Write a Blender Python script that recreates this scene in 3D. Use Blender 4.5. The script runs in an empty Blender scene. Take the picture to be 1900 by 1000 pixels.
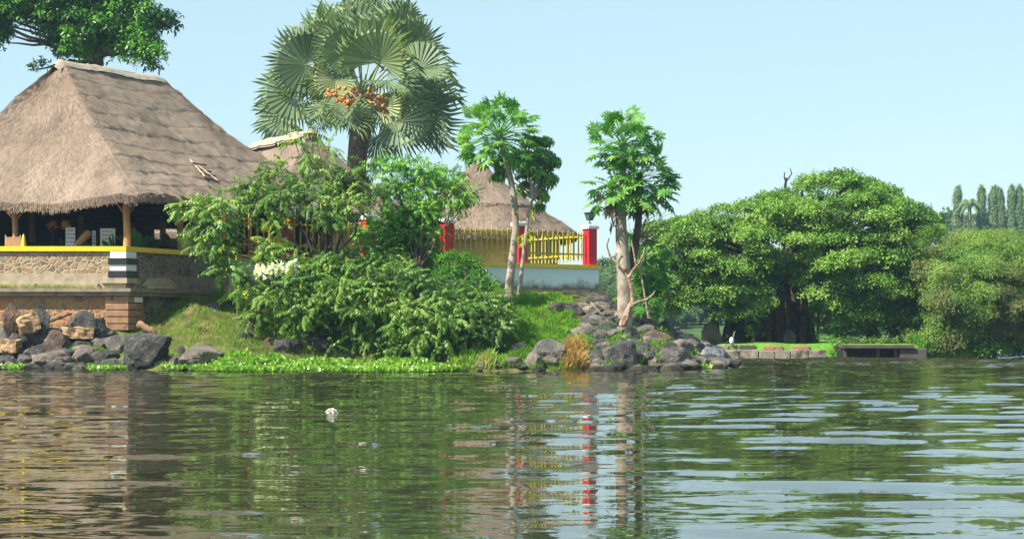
import bpy, bmesh, math, random
import numpy as np
from mathutils import Vector, noise as mnoise
R = math.radians
random.seed(7); rng = np.random.default_rng(7)
SC = bpy.context.scene
COL = SC.collection

# ---------------------------------------------------------------- camera, sky, sun, exposure
F = 3400.0; HC = 1.3; YH = 615.0           # focal length in photo pixels, eye height, horizon row
cam_d = bpy.data.cameras.new("camera"); cam = bpy.data.objects.new("camera", cam_d); COL.objects.link(cam)
cam.location = (0, 0, HC); cam.rotation_euler = (R(90), 0, 0)
cam_d.sensor_width = 36; cam_d.lens = 36*F/1900; cam_d.shift_y = (YH-500)/1900
cam_d.clip_start = 0.1; cam_d.clip_end = 6000
SC.camera = cam
SUN = np.array([-0.83, -0.555, 0.0]); SUN /= np.linalg.norm(SUN); SUN_EL = 46.0
w = bpy.data.worlds.new("World"); SC.world = w; w.use_nodes = True
nt = w.node_tree; bg = nt.nodes['Background']
sky = nt.nodes.new('ShaderNodeTexSky'); sky.sky_type = 'NISHITA'; sky.sun_disc = False
sky.sun_elevation = R(SUN_EL); sky.sun_rotation = math.atan2(SUN[0], SUN[1])
sky.air_density = 1.0; sky.dust_density = 0.9; sky.ozone_density = 0.9; sky.altitude = 300
hz = nt.nodes.new('ShaderNodeMix'); hz.data_type = 'RGBA'; hz.inputs[0].default_value = 0.6   # milky overcast veil evening out the clear sky
hz.inputs[7].default_value = (3.0, 4.3, 4.45, 1); nt.links.new(sky.outputs[0], hz.inputs[6]); nt.links.new(hz.outputs[2], bg.inputs[0]); bg.inputs[1].default_value = 0.10
sd = bpy.data.lights.new("sun", 'SUN'); sd.energy = 5.0; sd.angle = R(0.5); sd.color = (1.0, 0.93, 0.82)
sun = bpy.data.objects.new("sun", sd); COL.objects.link(sun)
sv = Vector((SUN[0]*math.cos(R(SUN_EL)), SUN[1]*math.cos(R(SUN_EL)), math.sin(R(SUN_EL))))
sun.rotation_euler = sv.to_track_quat('Z', 'Y').to_euler()
SC.view_settings.view_transform = 'Standard'; SC.view_settings.look = 'None'
SC.view_settings.exposure = 1.0; SC.view_settings.gamma = 1.0
SC.cycles.max_bounces = 6; SC.cycles.diffuse_bounces = 3; SC.cycles.glossy_bounces = 3
SC.cycles.transmission_bounces = 3; SC.cycles.volume_bounces = 0
SC.cycles.use_denoising = True

def P(px, py, D): return np.array([(px-950)/F*D, D, HC-(py-YH)/F*D])
def V3(*a): return np.array(a, float)
def sm(a, b, x):
    t = np.clip((x-a)/(b-a), 0, 1); return t*t*(3-2*t)

# ---------------------------------------------------------------- materials
def nodes_of(name):
    m = bpy.data.materials.new(name); m.use_nodes = True
    t = m.node_tree; b = t.nodes['Principled BSDF']
    return m, t, b
def ramp(t, cols):
    n = t.nodes.new('ShaderNodeValToRGB'); e = n.color_ramp.elements
    while len(e) < len(cols): e.new(0.5)
    for i, c in enumerate(cols):
        p, col = c; e[i].position = p; e[i].color = (*col, 1)
    return n
def coords(t, scale=(1, 1, 1), kind='Object'):
    tc = t.nodes.new('ShaderNodeTexCoord'); mp = t.nodes.new('ShaderNodeMapping')
    mp.inputs['Scale'].default_value = scale
    t.links.new(tc.outputs[kind], mp.inputs[0]); return mp
def noise_n(t, vec, scale, detail=5, rough=0.55):
    n = t.nodes.new('ShaderNodeTexNoise'); n.inputs['Scale'].default_value = scale
    n.inputs['Detail'].default_value = detail; n.inputs['Roughness'].default_value = rough
    if vec is not None: t.links.new(vec.outputs[0], n.inputs['Vector'])
    return n
def bump_n(t, b, src, strength, dist):
    n = t.nodes.new('ShaderNodeBump'); n.inputs['Strength'].default_value = strength
    n.inputs['Distance'].default_value = dist
    t.links.new(src, n.inputs['Height']); t.links.new(n.outputs[0], b.inputs['Normal']); return n
def mixc(t, fac, a, b, mode='MIX'):
    n = t.nodes.new('ShaderNodeMix'); n.data_type = 'RGBA'; n.blend_type = mode
    for s, v in ((0, fac), (6, a), (7, b)):
        if isinstance(v, (int, float)): n.inputs[s].default_value = v
        elif isinstance(v, tuple): n.inputs[s].default_value = (*v, 1)
        else: t.links.new(v, n.inputs[s])
    return n.outputs[2]
def m_rock(name, c1, c2, c3, scale=2.0, bump=0.06, rough=0.85, fine=18, wet=False):
    m, t, b = nodes_of(name); mp = coords(t)
    n1 = noise_n(t, mp, scale, 6, 0.6); r = ramp(t, [(0.32, c1), (0.5, c2), (0.68, c3)])
    t.links.new(n1.outputs[0], r.inputs[0])
    n2 = noise_n(t, mp, fine, 6, 0.7); r2 = ramp(t, [(0.3, (0.40,)*3), (0.7, (1.45,)*3)])
    t.links.new(n2.outputs[0], r2.inputs[0])
    c = mixc(t, 1.0, r.outputs[0], r2.outputs[0], 'MULTIPLY')
    if wet:   # stones at the water stay wet and algae-dark up to a hand above it
        g = t.nodes.new('ShaderNodeNewGeometry'); sp = t.nodes.new('ShaderNodeSeparateXYZ'); t.links.new(g.outputs['Position'], sp.inputs[0])
        md = t.nodes.new('ShaderNodeMath'); md.operation = 'MULTIPLY_ADD'; t.links.new(n1.outputs[0], md.inputs[0]); md.inputs[1].default_value = -0.25; t.links.new(sp.outputs[2], md.inputs[2])
        rw = ramp(t, [(0.0, (0.28, 0.27, 0.22)), (0.10, (1, 1, 1))]); t.links.new(md.outputs[0], rw.inputs[0]); c = mixc(t, 1.0, c, rw.outputs[0], 'MULTIPLY')
        n4 = noise_n(t, mp, 3.1, 4, 0.7); r4 = ramp(t, [(0.60, (0, 0, 0)), (0.72, (0.6, 0.6, 0.6))]); t.links.new(n4.outputs[0], r4.inputs[0]); c = mixc(t, r4.outputs[0], c, (0.34, 0.33, 0.29))
    t.links.new(c, b.inputs['Base Color']); b.inputs['Roughness'].default_value = rough
    b.inputs['Specular IOR Level'].default_value = 0.3
    bump_n(t, b, n2.outputs[0], 1.0, bump*1.8); return m
def m_plain(name, c, rough=0.6, var=0.15, scale=6, bump=0.0, spec=0.4, dirt=None, dirt_at=0.6):
    m, t, b = nodes_of(name); mp = coords(t); n = noise_n(t, mp, scale, 5, 0.6)
    lo = tuple(x*(1-var) for x in c); hi = tuple(min(1, x*(1+var)) for x in c)
    r = ramp(t, [(0.3, lo), (0.7, hi)]); t.links.new(n.outputs[0], r.inputs[0]); out = r.outputs[0]
    if dirt:
        n2 = noise_n(t, mp, scale*0.6, 7, 0.7); r2 = ramp(t, [(dirt_at, (0,)*3), (dirt_at+0.12, (1,)*3)])
        t.links.new(n2.outputs[0], r2.inputs[0]); out = mixc(t, r2.outputs[0], out, dirt)
    t.links.new(out, b.inputs['Base Color'])
    b.inputs['Roughness'].default_value = rough; b.inputs['Specular IOR Level'].default_value = spec
    if bump: bump_n(t, b, n.outputs[0], 0.6, bump)
    return m
def m_leaf(name, cols, rough=0.45, trans=0.3, tcol=None, spec=0.4, patch=None):
    """leaf colour differs leaf by leaf (face attribute rnd); light passes through the blade"""
    m, t, b = nodes_of(name)
    at = t.nodes.new('ShaderNodeAttribute'); at.attribute_name = 'rnd'
    r = ramp(t, [(i/(len(cols)-1), c) for i, c in enumerate(cols)]); t.links.new(at.outputs['Fac'], r.inputs[0])
    out = r.outputs[0]
    if patch:
        mp = coords(t); n = noise_n(t, mp, patch[0], 3); r2 = ramp(t, [(0.45, (0,)*3), (0.62, (1,)*3)])
        t.links.new(n.outputs[0], r2.inputs[0]); out = mixc(t, r2.outputs[0], out, patch[1])
    t.links.new(out, b.inputs['Base Color']); b.inputs['Roughness'].default_value = rough
    b.inputs['Specular IOR Level'].default_value = spec
    tr = t.nodes.new('ShaderNodeBsdfTranslucent'); mx = t.nodes.new('ShaderNodeMixShader')
    mul = mixc(t, 1.0, out, (1.6, 1.7, 0.7), 'MULTIPLY'); t.links.new(mul, tr.inputs[0])
    mx.inputs[0].default_value = trans
    o = t.nodes['Material Output']
    t.links.new(b.outputs[0], mx.inputs[1]); t.links.new(tr.outputs[0], mx.inputs[2]); t.links.new(mx.outputs[0], o.inputs[0])
    return m
def m_rnd(name, cols, rough=0.9, patch=None, spec=0.15):
    m, t, b = nodes_of(name)
    at = t.nodes.new('ShaderNodeAttribute'); at.attribute_name = 'rnd'
    r = ramp(t, [(i/(len(cols)-1), c) for i, c in enumerate(cols)]); t.links.new(at.outputs['Fac'], r.inputs[0])
    out = r.outputs[0]
    if patch:
        mp = coords(t); n = noise_n(t, mp, patch[0], 4, 0.6); r2 = ramp(t, [(0.35, patch[1]), (0.65, patch[2])])
        t.links.new(n.outputs[0], r2.inputs[0]); out = mixc(t, 1.0, out, r2.outputs[0], 'MULTIPLY')
    t.links.new(out, b.inputs['Base Color']); b.inputs['Roughness'].default_value = rough
    b.inputs['Specular IOR Level'].default_value = spec
    return m
def m_masonry(name, cell, mortar, stops, rough=0.9, edge=0.05, stain=None):
    m, t, b = nodes_of(name); mp = coords(t, (1, 1, 1.15))
    nd = noise_n(t, mp, 3.0, 3); vm = t.nodes.new('ShaderNodeVectorMath'); vm.operation = 'MULTIPLY_ADD'
    t.links.new(nd.outputs['Color'], vm.inputs[0]); vm.inputs[1].default_value = (0.30,)*3; t.links.new(mp.outputs[0], vm.inputs[2])
    vo = t.nodes.new('ShaderNodeTexVoronoi'); vo.inputs['Scale'].default_value = cell; t.links.new(vm.outputs[0], vo.inputs['Vector'])
    ve = t.nodes.new('ShaderNodeTexVoronoi'); ve.feature = 'DISTANCE_TO_EDGE'; ve.inputs['Scale'].default_value = cell
    t.links.new(vm.outputs[0], ve.inputs['Vector'])
    sx = t.nodes.new('ShaderNodeSeparateColor'); t.links.new(vo.outputs['Color'], sx.inputs[0])
    r = ramp(t, stops); t.links.new(sx.outputs[0], r.inputs[0])
    n2 = noise_n(t, mp, 14, 6, 0.7); r2 = ramp(t, [(0.3, (0.6,)*3), (0.7, (1.3,)*3)]); t.links.new(n2.outputs[0], r2.inputs[0])
    c = mixc(t, 1.0, r.outputs[0], r2.outputs[0], 'MULTIPLY')
    re = ramp(t, [(edge*0.6, (0,)*3), (edge*1.6, (1,)*3)]); t.links.new(ve.outputs['Distance'], re.inputs[0])
    c = mixc(t, re.outputs[0], mortar, c)
    if stain:
        n3 = noise_n(t, mp, 1.3, 5, 0.6); r3 = ramp(t, [(0.5, (0,)*3), (0.68, (0.75,)*3)]); t.links.new(n3.outputs[0], r3.inputs[0])
        c = mixc(t, r3.outputs[0], c, stain)
    t.links.new(c, b.inputs['Base Color']); b.inputs['Roughness'].default_value = rough
    b.inputs['Specular IOR Level'].default_value = 0.2
    bump_n(t, b, re.outputs[0], 0.7, 0.03); return m

GREENS = dict(
 shrub=[(0.05,0.11,0.02),(0.085,0.19,0.025),(0.13,0.26,0.035),(0.19,0.33,0.055),(0.30,0.40,0.11)],
 bright=[(0.05,0.16,0.012),(0.09,0.27,0.018),(0.15,0.38,0.03),(0.26,0.46,0.05)],
 fig=[(0.045,0.115,0.018),(0.085,0.19,0.024),(0.13,0.28,0.03),(0.20,0.37,0.045),(0.30,0.43,0.09)],
 dark=[(0.02,0.08,0.012),(0.035,0.14,0.014),(0.08,0.26,0.018),(0.15,0.36,0.02)],
 pap=[(0.05,0.18,0.03),(0.09,0.27,0.045),(0.16,0.38,0.065),(0.28,0.47,0.11)],
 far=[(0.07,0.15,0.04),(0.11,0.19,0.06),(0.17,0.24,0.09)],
 willow=[(0.08,0.18,0.025),(0.13,0.26,0.035),(0.19,0.33,0.05),(0.26,0.34,0.08)])
M = {}
M['shrub'] = m_leaf('shrub leaf', GREENS['shrub'], 0.45, 0.18, spec=0.35)
M['bright'] = m_leaf('bright leaf', GREENS['bright'], 0.45, 0.22)
M['fig'] = m_leaf('fig leaf', GREENS['fig'], 0.45, 0.14, spec=0.35)
M['dark'] = m_leaf('broad leaf', GREENS['dark'], 0.4, 0.2)
M['pap'] = m_leaf('papaya leaf', GREENS['pap'], 0.45, 0.3)
M['umb'] = m_leaf('glossy leaflet', [(0.035,0.13,0.02),(0.06,0.20,0.025),(0.11,0.28,0.035),(0.20,0.36,0.05)], 0.33, 0.25, spec=0.5)
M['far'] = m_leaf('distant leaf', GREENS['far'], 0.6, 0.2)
M['willow'] = m_leaf('feathery leaf', GREENS['willow'], 0.6, 0.3, patch=(0.30, (0.17,0.18,0.06)))
M['yleaf'] = m_leaf('yellowing leaf', [(0.12,0.30,0.02),(0.45,0.45,0.03),(0.6,0.5,0.03)], 0.5, 0.4)
M['hya'] = m_leaf('water hyacinth leaf', [(0.08,0.20,0.012),(0.16,0.35,0.02),(0.27,0.45,0.05),(0.48,0.60,0.22)], 0.28, 0.3, spec=0.7)
M['grass'] = m_leaf('grass blade', [(0.09,0.20,0.02),(0.14,0.30,0.025),(0.22,0.38,0.04),(0.34,0.36,0.10),(0.42,0.32,0.15)], 0.6, 0.3, spec=0.2)
M['lush'] = m_leaf('lush grass blade', [(0.08,0.20,0.015),(0.13,0.29,0.02),(0.20,0.38,0.035),(0.34,0.42,0.09)], 0.55, 0.35, spec=0.25)
M['dry'] = m_leaf('dry grass blade', [(0.35,0.20,0.06),(0.42,0.28,0.10),(0.25,0.25,0.06)], 0.7, 0.2, spec=0.1)
M['palm'] = m_leaf('fan palm leaf', [(0.09,0.14,0.07),(0.14,0.21,0.09),(0.19,0.265,0.11),(0.36,0.40,0.16)], 0.5, 0.2, spec=0.35)
M['flower'] = m_leaf('white petal', [(0.75,0.75,0.7),(0.85,0.85,0.8)], 0.6, 0.3)
M['straw'] = m_rnd('thatch straw', [(0.17,0.13,0.10),(0.25,0.195,0.15),(0.33,0.26,0.20),(0.43,0.345,0.265)], patch=(0.5, (0.72,0.68,0.68), (1.25,1.2,1.12)))
def m_thatch(name, c1, c2, c3):
    m, t, b = nodes_of(name); mp = coords(t); n = noise_n(t, mp, 0.55, 6, 0.6)
    r = ramp(t, [(0.3, c1), (0.5, c2), (0.72, c3)]); t.links.new(n.outputs[0], r.inputs[0])
    mp2 = coords(t, (1, 1, 0.18)); n2 = noise_n(t, mp2, 22, 8, 0.8); r2 = ramp(t, [(0.3, (0.45,)*3), (0.7, (1.35,)*3)])
    t.links.new(n2.outputs[0], r2.inputs[0]); c = mixc(t, 1.0, r.outputs[0], r2.outputs[0], 'MULTIPLY')
    t.links.new(c, b.inputs['Base Color']); b.inputs['Roughness'].default_value = 1.0
    b.inputs['Specular IOR Level'].default_value = 0.1
    bump_n(t, b, n2.outputs[0], 0.9, 0.06); return m
M['thatch'] = m_thatch('thatch', (0.20,0.15,0.12), (0.31,0.24,0.185), (0.40,0.315,0.24))
M['thatch2'] = m_thatch('weathered thatch', (0.17,0.125,0.10), (0.26,0.195,0.155), (0.35,0.27,0.20))
M['cap'] = m_plain('cement ridge cap', (0.34,0.285,0.215), 0.9, 0.2, 4, 0.02, dirt=(0.25,0.2,0.15), dirt_at=0.6)
M['post'] = m_plain('varnished pole', (0.42,0.23,0.10), 0.55, 0.25, 5, 0.01)
M['soot'] = m_plain('dark timber and shade', (0.035,0.025,0.02), 0.8, 0.3, 5)  # near-black timber; also stands for shade under thatch and inside the pavilion
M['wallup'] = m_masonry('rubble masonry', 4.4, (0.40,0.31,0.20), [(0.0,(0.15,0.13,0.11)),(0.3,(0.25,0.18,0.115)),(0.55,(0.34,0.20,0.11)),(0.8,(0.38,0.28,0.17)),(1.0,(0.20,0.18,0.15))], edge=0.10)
M['wallside'] = m_masonry('mossy shade-side masonry', 4.2, (0.27,0.24,0.19), [(0.0,(0.09,0.09,0.09)),(0.4,(0.16,0.13,0.10)),(0.7,(0.22,0.16,0.11)),(1.0,(0.13,0.13,0.13))], stain=(0.08,0.07,0.06), edge=0.09)  # mossy, and darker than the front masonry to hold the face's shade
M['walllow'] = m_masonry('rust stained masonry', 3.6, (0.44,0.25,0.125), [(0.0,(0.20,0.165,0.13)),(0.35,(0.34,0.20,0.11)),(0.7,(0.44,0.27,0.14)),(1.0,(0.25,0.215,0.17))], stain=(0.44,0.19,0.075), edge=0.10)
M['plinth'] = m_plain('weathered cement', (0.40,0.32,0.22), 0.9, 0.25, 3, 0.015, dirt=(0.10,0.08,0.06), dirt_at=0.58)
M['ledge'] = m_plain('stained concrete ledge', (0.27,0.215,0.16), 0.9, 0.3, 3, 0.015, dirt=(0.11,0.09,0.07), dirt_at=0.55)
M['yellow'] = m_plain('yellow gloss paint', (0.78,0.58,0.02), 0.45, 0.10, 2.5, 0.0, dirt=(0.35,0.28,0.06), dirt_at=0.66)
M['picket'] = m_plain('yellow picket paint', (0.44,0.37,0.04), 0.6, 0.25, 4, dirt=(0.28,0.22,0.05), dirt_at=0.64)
M['white'] = m_plain('white paint', (0.78,0.78,0.75), 0.6, 0.06, 3, dirt=(0.35,0.32,0.27), dirt_at=0.64)
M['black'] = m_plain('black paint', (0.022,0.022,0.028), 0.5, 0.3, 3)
M['red'] = m_plain('red paint', (0.55,0.012,0.025), 0.5, 0.12, 2.5, dirt=(0.3,0.05,0.05), dirt_at=0.66)
M['rustblock'] = m_plain('rust stained block', (0.36,0.20,0.11), 0.9, 0.35, 3, 0.02, dirt=(0.09,0.06,0.045), dirt_at=0.54)
M['beige'] = m_plain('beige plaster', (0.36,0.27,0.17), 0.9, 0.12, 1.5)
def m_bluewall():
    m, t, b = nodes_of('pale blue limewash'); mp = coords(t)
    n = noise_n(t, mp, 2.2, 7, 0.7); sp = t.nodes.new('ShaderNodeSeparateXYZ'); t.links.new(mp.outputs[0], sp.inputs[0])
    ma = t.nodes.new('ShaderNodeMath'); ma.operation = 'MULTIPLY_ADD'   # blotchy darkening towards the footing
    t.links.new(sp.outputs[2], ma.inputs[0]); ma.inputs[1].default_value = -1.1; ma.inputs[2].default_value = 0.42
    ad = t.nodes.new('ShaderNodeMath'); ad.operation = 'ADD'; t.links.new(ma.outputs[0], ad.inputs[0]); t.links.new(n.outputs[0], ad.inputs[1])
    r = ramp(t, [(0.50, (0.64,0.78,0.83)), (0.66, (0.46,0.53,0.54)), (0.85, (0.16,0.16,0.15))])  # white wall; the blue of skylight in shade is put into its colour
    t.links.new(ad.outputs[0], r.inputs[0]); t.links.new(r.outputs[0], b.inputs['Base Color']); b.inputs['Roughness'].default_value = 0.85
    return m
M['blue'] = m_bluewall()
M['bark'] = m_rock('brown bark', (0.07,0.05,0.035), (0.13,0.095,0.065), (0.20,0.15,0.10), 3, 0.05, fine=14)
M['darkbark'] = m_rock('dark bark', (0.035,0.03,0.026), (0.075,0.06,0.05), (0.16,0.13,0.105), 1.2, 0.10, fine=6)
M['palmbark'] = m_rock('ringed palm trunk', (0.10,0.065,0.045), (0.18,0.12,0.085), (0.25,0.18,0.13), 3, 0.06, fine=8)
def m_papbark(name, c1, c2):
    m, t, b = nodes_of(name); mp = coords(t)
    wv = t.nodes.new('ShaderNodeTexWave'); wv.bands_direction = 'Z'; wv.inputs['Scale'].default_value = 5.5
    wv.inputs['Distortion'].default_value = 6.0; wv.inputs['Detail'].default_value = 3; t.links.new(mp.outputs[0], wv.inputs[0])
    n = noise_n(t, mp, 2.2, 5, 0.6); r = ramp(t, [(0.35, c1), (0.65, c2)]); t.links.new(n.outputs[0], r.inputs[0])
    r2 = ramp(t, [(0.0, (0.82,)*3), (0.3, (1.0,)*3)]); t.links.new(wv.outputs[0], r2.inputs[0])
    c = mixc(t, 1.0, r.outputs[0], r2.outputs[0], 'MULTIPLY'); t.links.new(c, b.inputs['Base Color'])
    b.inputs['Roughness'].default_value = 0.8; bump_n(t, b, n.outputs[0], 0.5, 0.03); return m
M['papbark'] = m_papbark('papaya bark', (0.25,0.20,0.15), (0.42,0.36,0.29))
M['papbarkd'] = m_papbark('weathered papaya bark', (0.16,0.125,0.095), (0.46,0.39,0.31))
M['deadwood'] = m_rock('dead wood', (0.20,0.11,0.07), (0.36,0.25,0.17), (0.50,0.40,0.29), 3, 0.02, fine=12)
M['rdark'] = m_rock('dark basalt', (0.03,0.032,0.035), (0.085,0.082,0.08), (0.20,0.175,0.145), 1.8, wet=True)
M['rgrey'] = m_rock('grey boulder stone', (0.08,0.076,0.074), (0.19,0.17,0.145), (0.32,0.27,0.22), 1.5, wet=True)
M['rtan'] = m_rock('tan boulder stone', (0.12,0.10,0.085), (0.27,0.225,0.18), (0.40,0.335,0.27), 1.3, wet=True)
M['rrust'] = m_rock('rust faced stone', (0.05,0.045,0.045), (0.16,0.11,0.08), (0.40,0.23,0.12), 1.6, wet=True)
M['rblue'] = m_rock('whitewashed stone', (0.10,0.12,0.14), (0.22,0.26,0.29), (0.75,0.80,0.85), 1.8, wet=True)
M['block'] = m_plain('cut sandstone block', (0.40,0.26,0.14), 0.95, 0.45, 5, 0.05, dirt=(0.15,0.09,0.055), dirt_at=0.50)
M['orange'] = m_plain('orange palm fruit', (0.62,0.24,0.05), 0.5, 0.3, 9)
M['gfruit'] = m_plain('green papaya fruit', (0.16,0.33,0.03), 0.4, 0.15, 5)
M['metal'] = m_plain('dark lamp metal', (0.02,0.02,0.025), 0.4, 0.1, 5)
M['lglass'] = m_plain('smoky lamp glass', (0.10,0.11,0.12), 0.2, 0.1, 5)
M['quay'] = m_plain('pale quay stone', (0.26,0.22,0.175), 0.9, 0.35, 2.5, 0.05, dirt=(0.07,0.06,0.05), dirt_at=0.50)
M['quayd'] = m_plain('dark quay stone', (0.075,0.06,0.05), 0.9, 0.4, 1.5, 0.03)
M['sheet'] = m_plain('weathered metal sheet', (0.35,0.38,0.37), 0.5, 0.25, 4)
M['blueplastic'] = m_plain('blue plastic', (0.05,0.12,0.6), 0.4, 0.1, 4)
M['foam'] = m_plain('white foam', (0.85,0.82,0.72), 0.7, 0.1, 20)
M['mud'] = m_plain('dry termite mound earth', (0.45,0.33,0.22), 0.95, 0.2, 1)
M['banana'] = m_leaf('banana leaf', [(0.03,0.12,0.03),(0.06,0.2,0.05),(0.1,0.26,0.07)], 0.35, 0.35)
M['yflower'] = m_leaf('yellow petal', [(0.7,0.55,0.03),(0.85,0.7,0.05)], 0.6, 0.3)

def m_ground(name, cols, scale=1.0, bump=0.08):
    m, t, b = nodes_of(name); mp = coords(t)
    n = noise_n(t, mp, scale, 7, 0.65); r = ramp(t, cols); t.links.new(n.outputs[0], r.inputs[0])
    n2 = noise_n(t, mp, scale*14, 5, 0.7); r2 = ramp(t, [(0.3, (0.6,)*3), (0.7, (1.3,)*3)]); t.links.new(n2.outputs[0], r2.inputs[0])
    c = mixc(t, 1.0, r.outputs[0], r2.outputs[0], 'MULTIPLY'); t.links.new(c, b.inputs['Base Color'])
    b.inputs['Roughness'].default_value = 0.95; b.inputs['Specular IOR Level'].default_value = 0.15
    bump_n(t, b, n2.outputs[0], 0.8, bump); return m
M['bank'] = m_ground('grassy earth', [(0.34,(0.085,0.06,0.04)),(0.46,(0.14,0.13,0.045)),(0.56,(0.15,0.20,0.04)),(0.68,(0.30,0.22,0.12))], 1.6, 0.15)
M['farland'] = m_ground('far meadow', [(0.36,(0.035,0.07,0.02)),(0.5,(0.06,0.12,0.03)),(0.66,(0.16,0.22,0.06))], 0.05, 0.3)
M['fargreen'] = m_ground('shore lawn', [(0.3,(0.08,0.20,0.02)),(0.6,(0.13,0.30,0.03)),(0.8,(0.18,0.3,0.06))], 0.4, 0.08)

def m_water():
    m, t, b = nodes_of('river water')
    b.inputs['Base Color'].default_value = (0.035, 0.036, 0.019, 1); b.inputs['Roughness'].default_value = 0.02
    b.inputs['IOR'].default_value = 1.33
    tc = t.nodes.new('ShaderNodeTexCoord')
    def nz(sx, sy, scale, det, dist):
        mp = t.nodes.new('ShaderNodeMapping'); mp.inputs['Scale'].default_value = (sx, sy, 1); mp.inputs['Rotation'].default_value = (0, 0, R(dist))
        t.links.new(tc.outputs['Object'], mp.inputs[0]); n = noise_n(t, mp, scale, det, 0.45)
        n.inputs['Distortion'].default_value = 0.5; return n.outputs[0]
    def mul(a, k):
        n = t.nodes.new('ShaderNodeMath'); n.operation = 'MULTIPLY'; t.links.new(a, n.inputs[0])
        if isinstance(k, float): n.inputs[1].default_value = k
        else: t.links.new(k, n.inputs[1])
        return n.outputs[0]
    def add(a, c):
        n = t.nodes.new('ShaderNodeMath'); n.operation = 'ADD'; t.links.new(a, n.inputs[0]); t.links.new(c, n.inputs[1]); return n.outputs[0]
    # facet slopes taken straight from noise, so that far ripples keep their steepness at a grazing view
    def slope(sx, sy, scale, det, rot, ax, ay, mask=None):
        mp = t.nodes.new('ShaderNodeMapping'); mp.inputs['Scale'].default_value = (sx, sy, 1); mp.inputs['Rotation'].default_value = (0, 0, R(rot))
        t.links.new(tc.outputs['Object'], mp.inputs[0]); n = noise_n(t, mp, scale, det, 0.5); n.inputs['Distortion'].default_value = 0.4
        v = t.nodes.new('ShaderNodeVectorMath'); v.operation = 'SUBTRACT'; t.links.new(n.outputs['Color'], v.inputs[0]); v.inputs[1].default_value = (0.5, 0.5, 0.5)
        w_ = t.nodes.new('ShaderNodeVectorMath'); w_.operation = 'MULTIPLY'; t.links.new(v.outputs[0], w_.inputs[0]); w_.inputs[1].default_value = (ax, ay, 0)
        if mask is None: return w_.outputs[0]
        k = t.nodes.new('ShaderNodeVectorMath'); k.operation = 'SCALE'; t.links.new(w_.outputs[0], k.inputs[0]); t.links.new(mask, k.inputs[3]); return k.outputs[0]
    def vadd(a, c):
        n = t.nodes.new('ShaderNodeVectorMath'); n.operation = 'ADD'; t.links.new(a, n.inputs[0]); t.links.new(c, n.inputs[1]); return n.outputs[0]
    sp = t.nodes.new('ShaderNodeSeparateXYZ'); t.links.new(tc.outputs['Object'], sp.inputs[0])
    mr = t.nodes.new('ShaderNodeMapRange'); mr.inputs[1].default_value = 64; mr.inputs[2].default_value = 70; t.links.new(sp.outputs[1], mr.inputs[0])
    big = slope(0.22, 1.0, 1.3, 1, 3, 0.05, 0.20); mid = slope(0.3, 1.0, 3.4, 2, -4, 0.03, 0.10); fine = slope(0.5, 1.0, 10, 2, 2, 0.02, 0.06)
    chop = slope(0.5, 1.0, 3.0, 3, 0, 0.25, 0.9, mr.outputs[0])
    tot = vadd(mid, fine); up = t.nodes.new('ShaderNodeCombineXYZ'); up.inputs[2].default_value = 1.0
    nn = t.nodes.new('ShaderNodeVectorMath'); nn.operation = 'NORMALIZE'; t.links.new(vadd(tot, up.outputs[0]), nn.inputs[0])
    t.links.new(nn.outputs[0], b.inputs['Normal']); return m
M['water'] = m_water()

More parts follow.
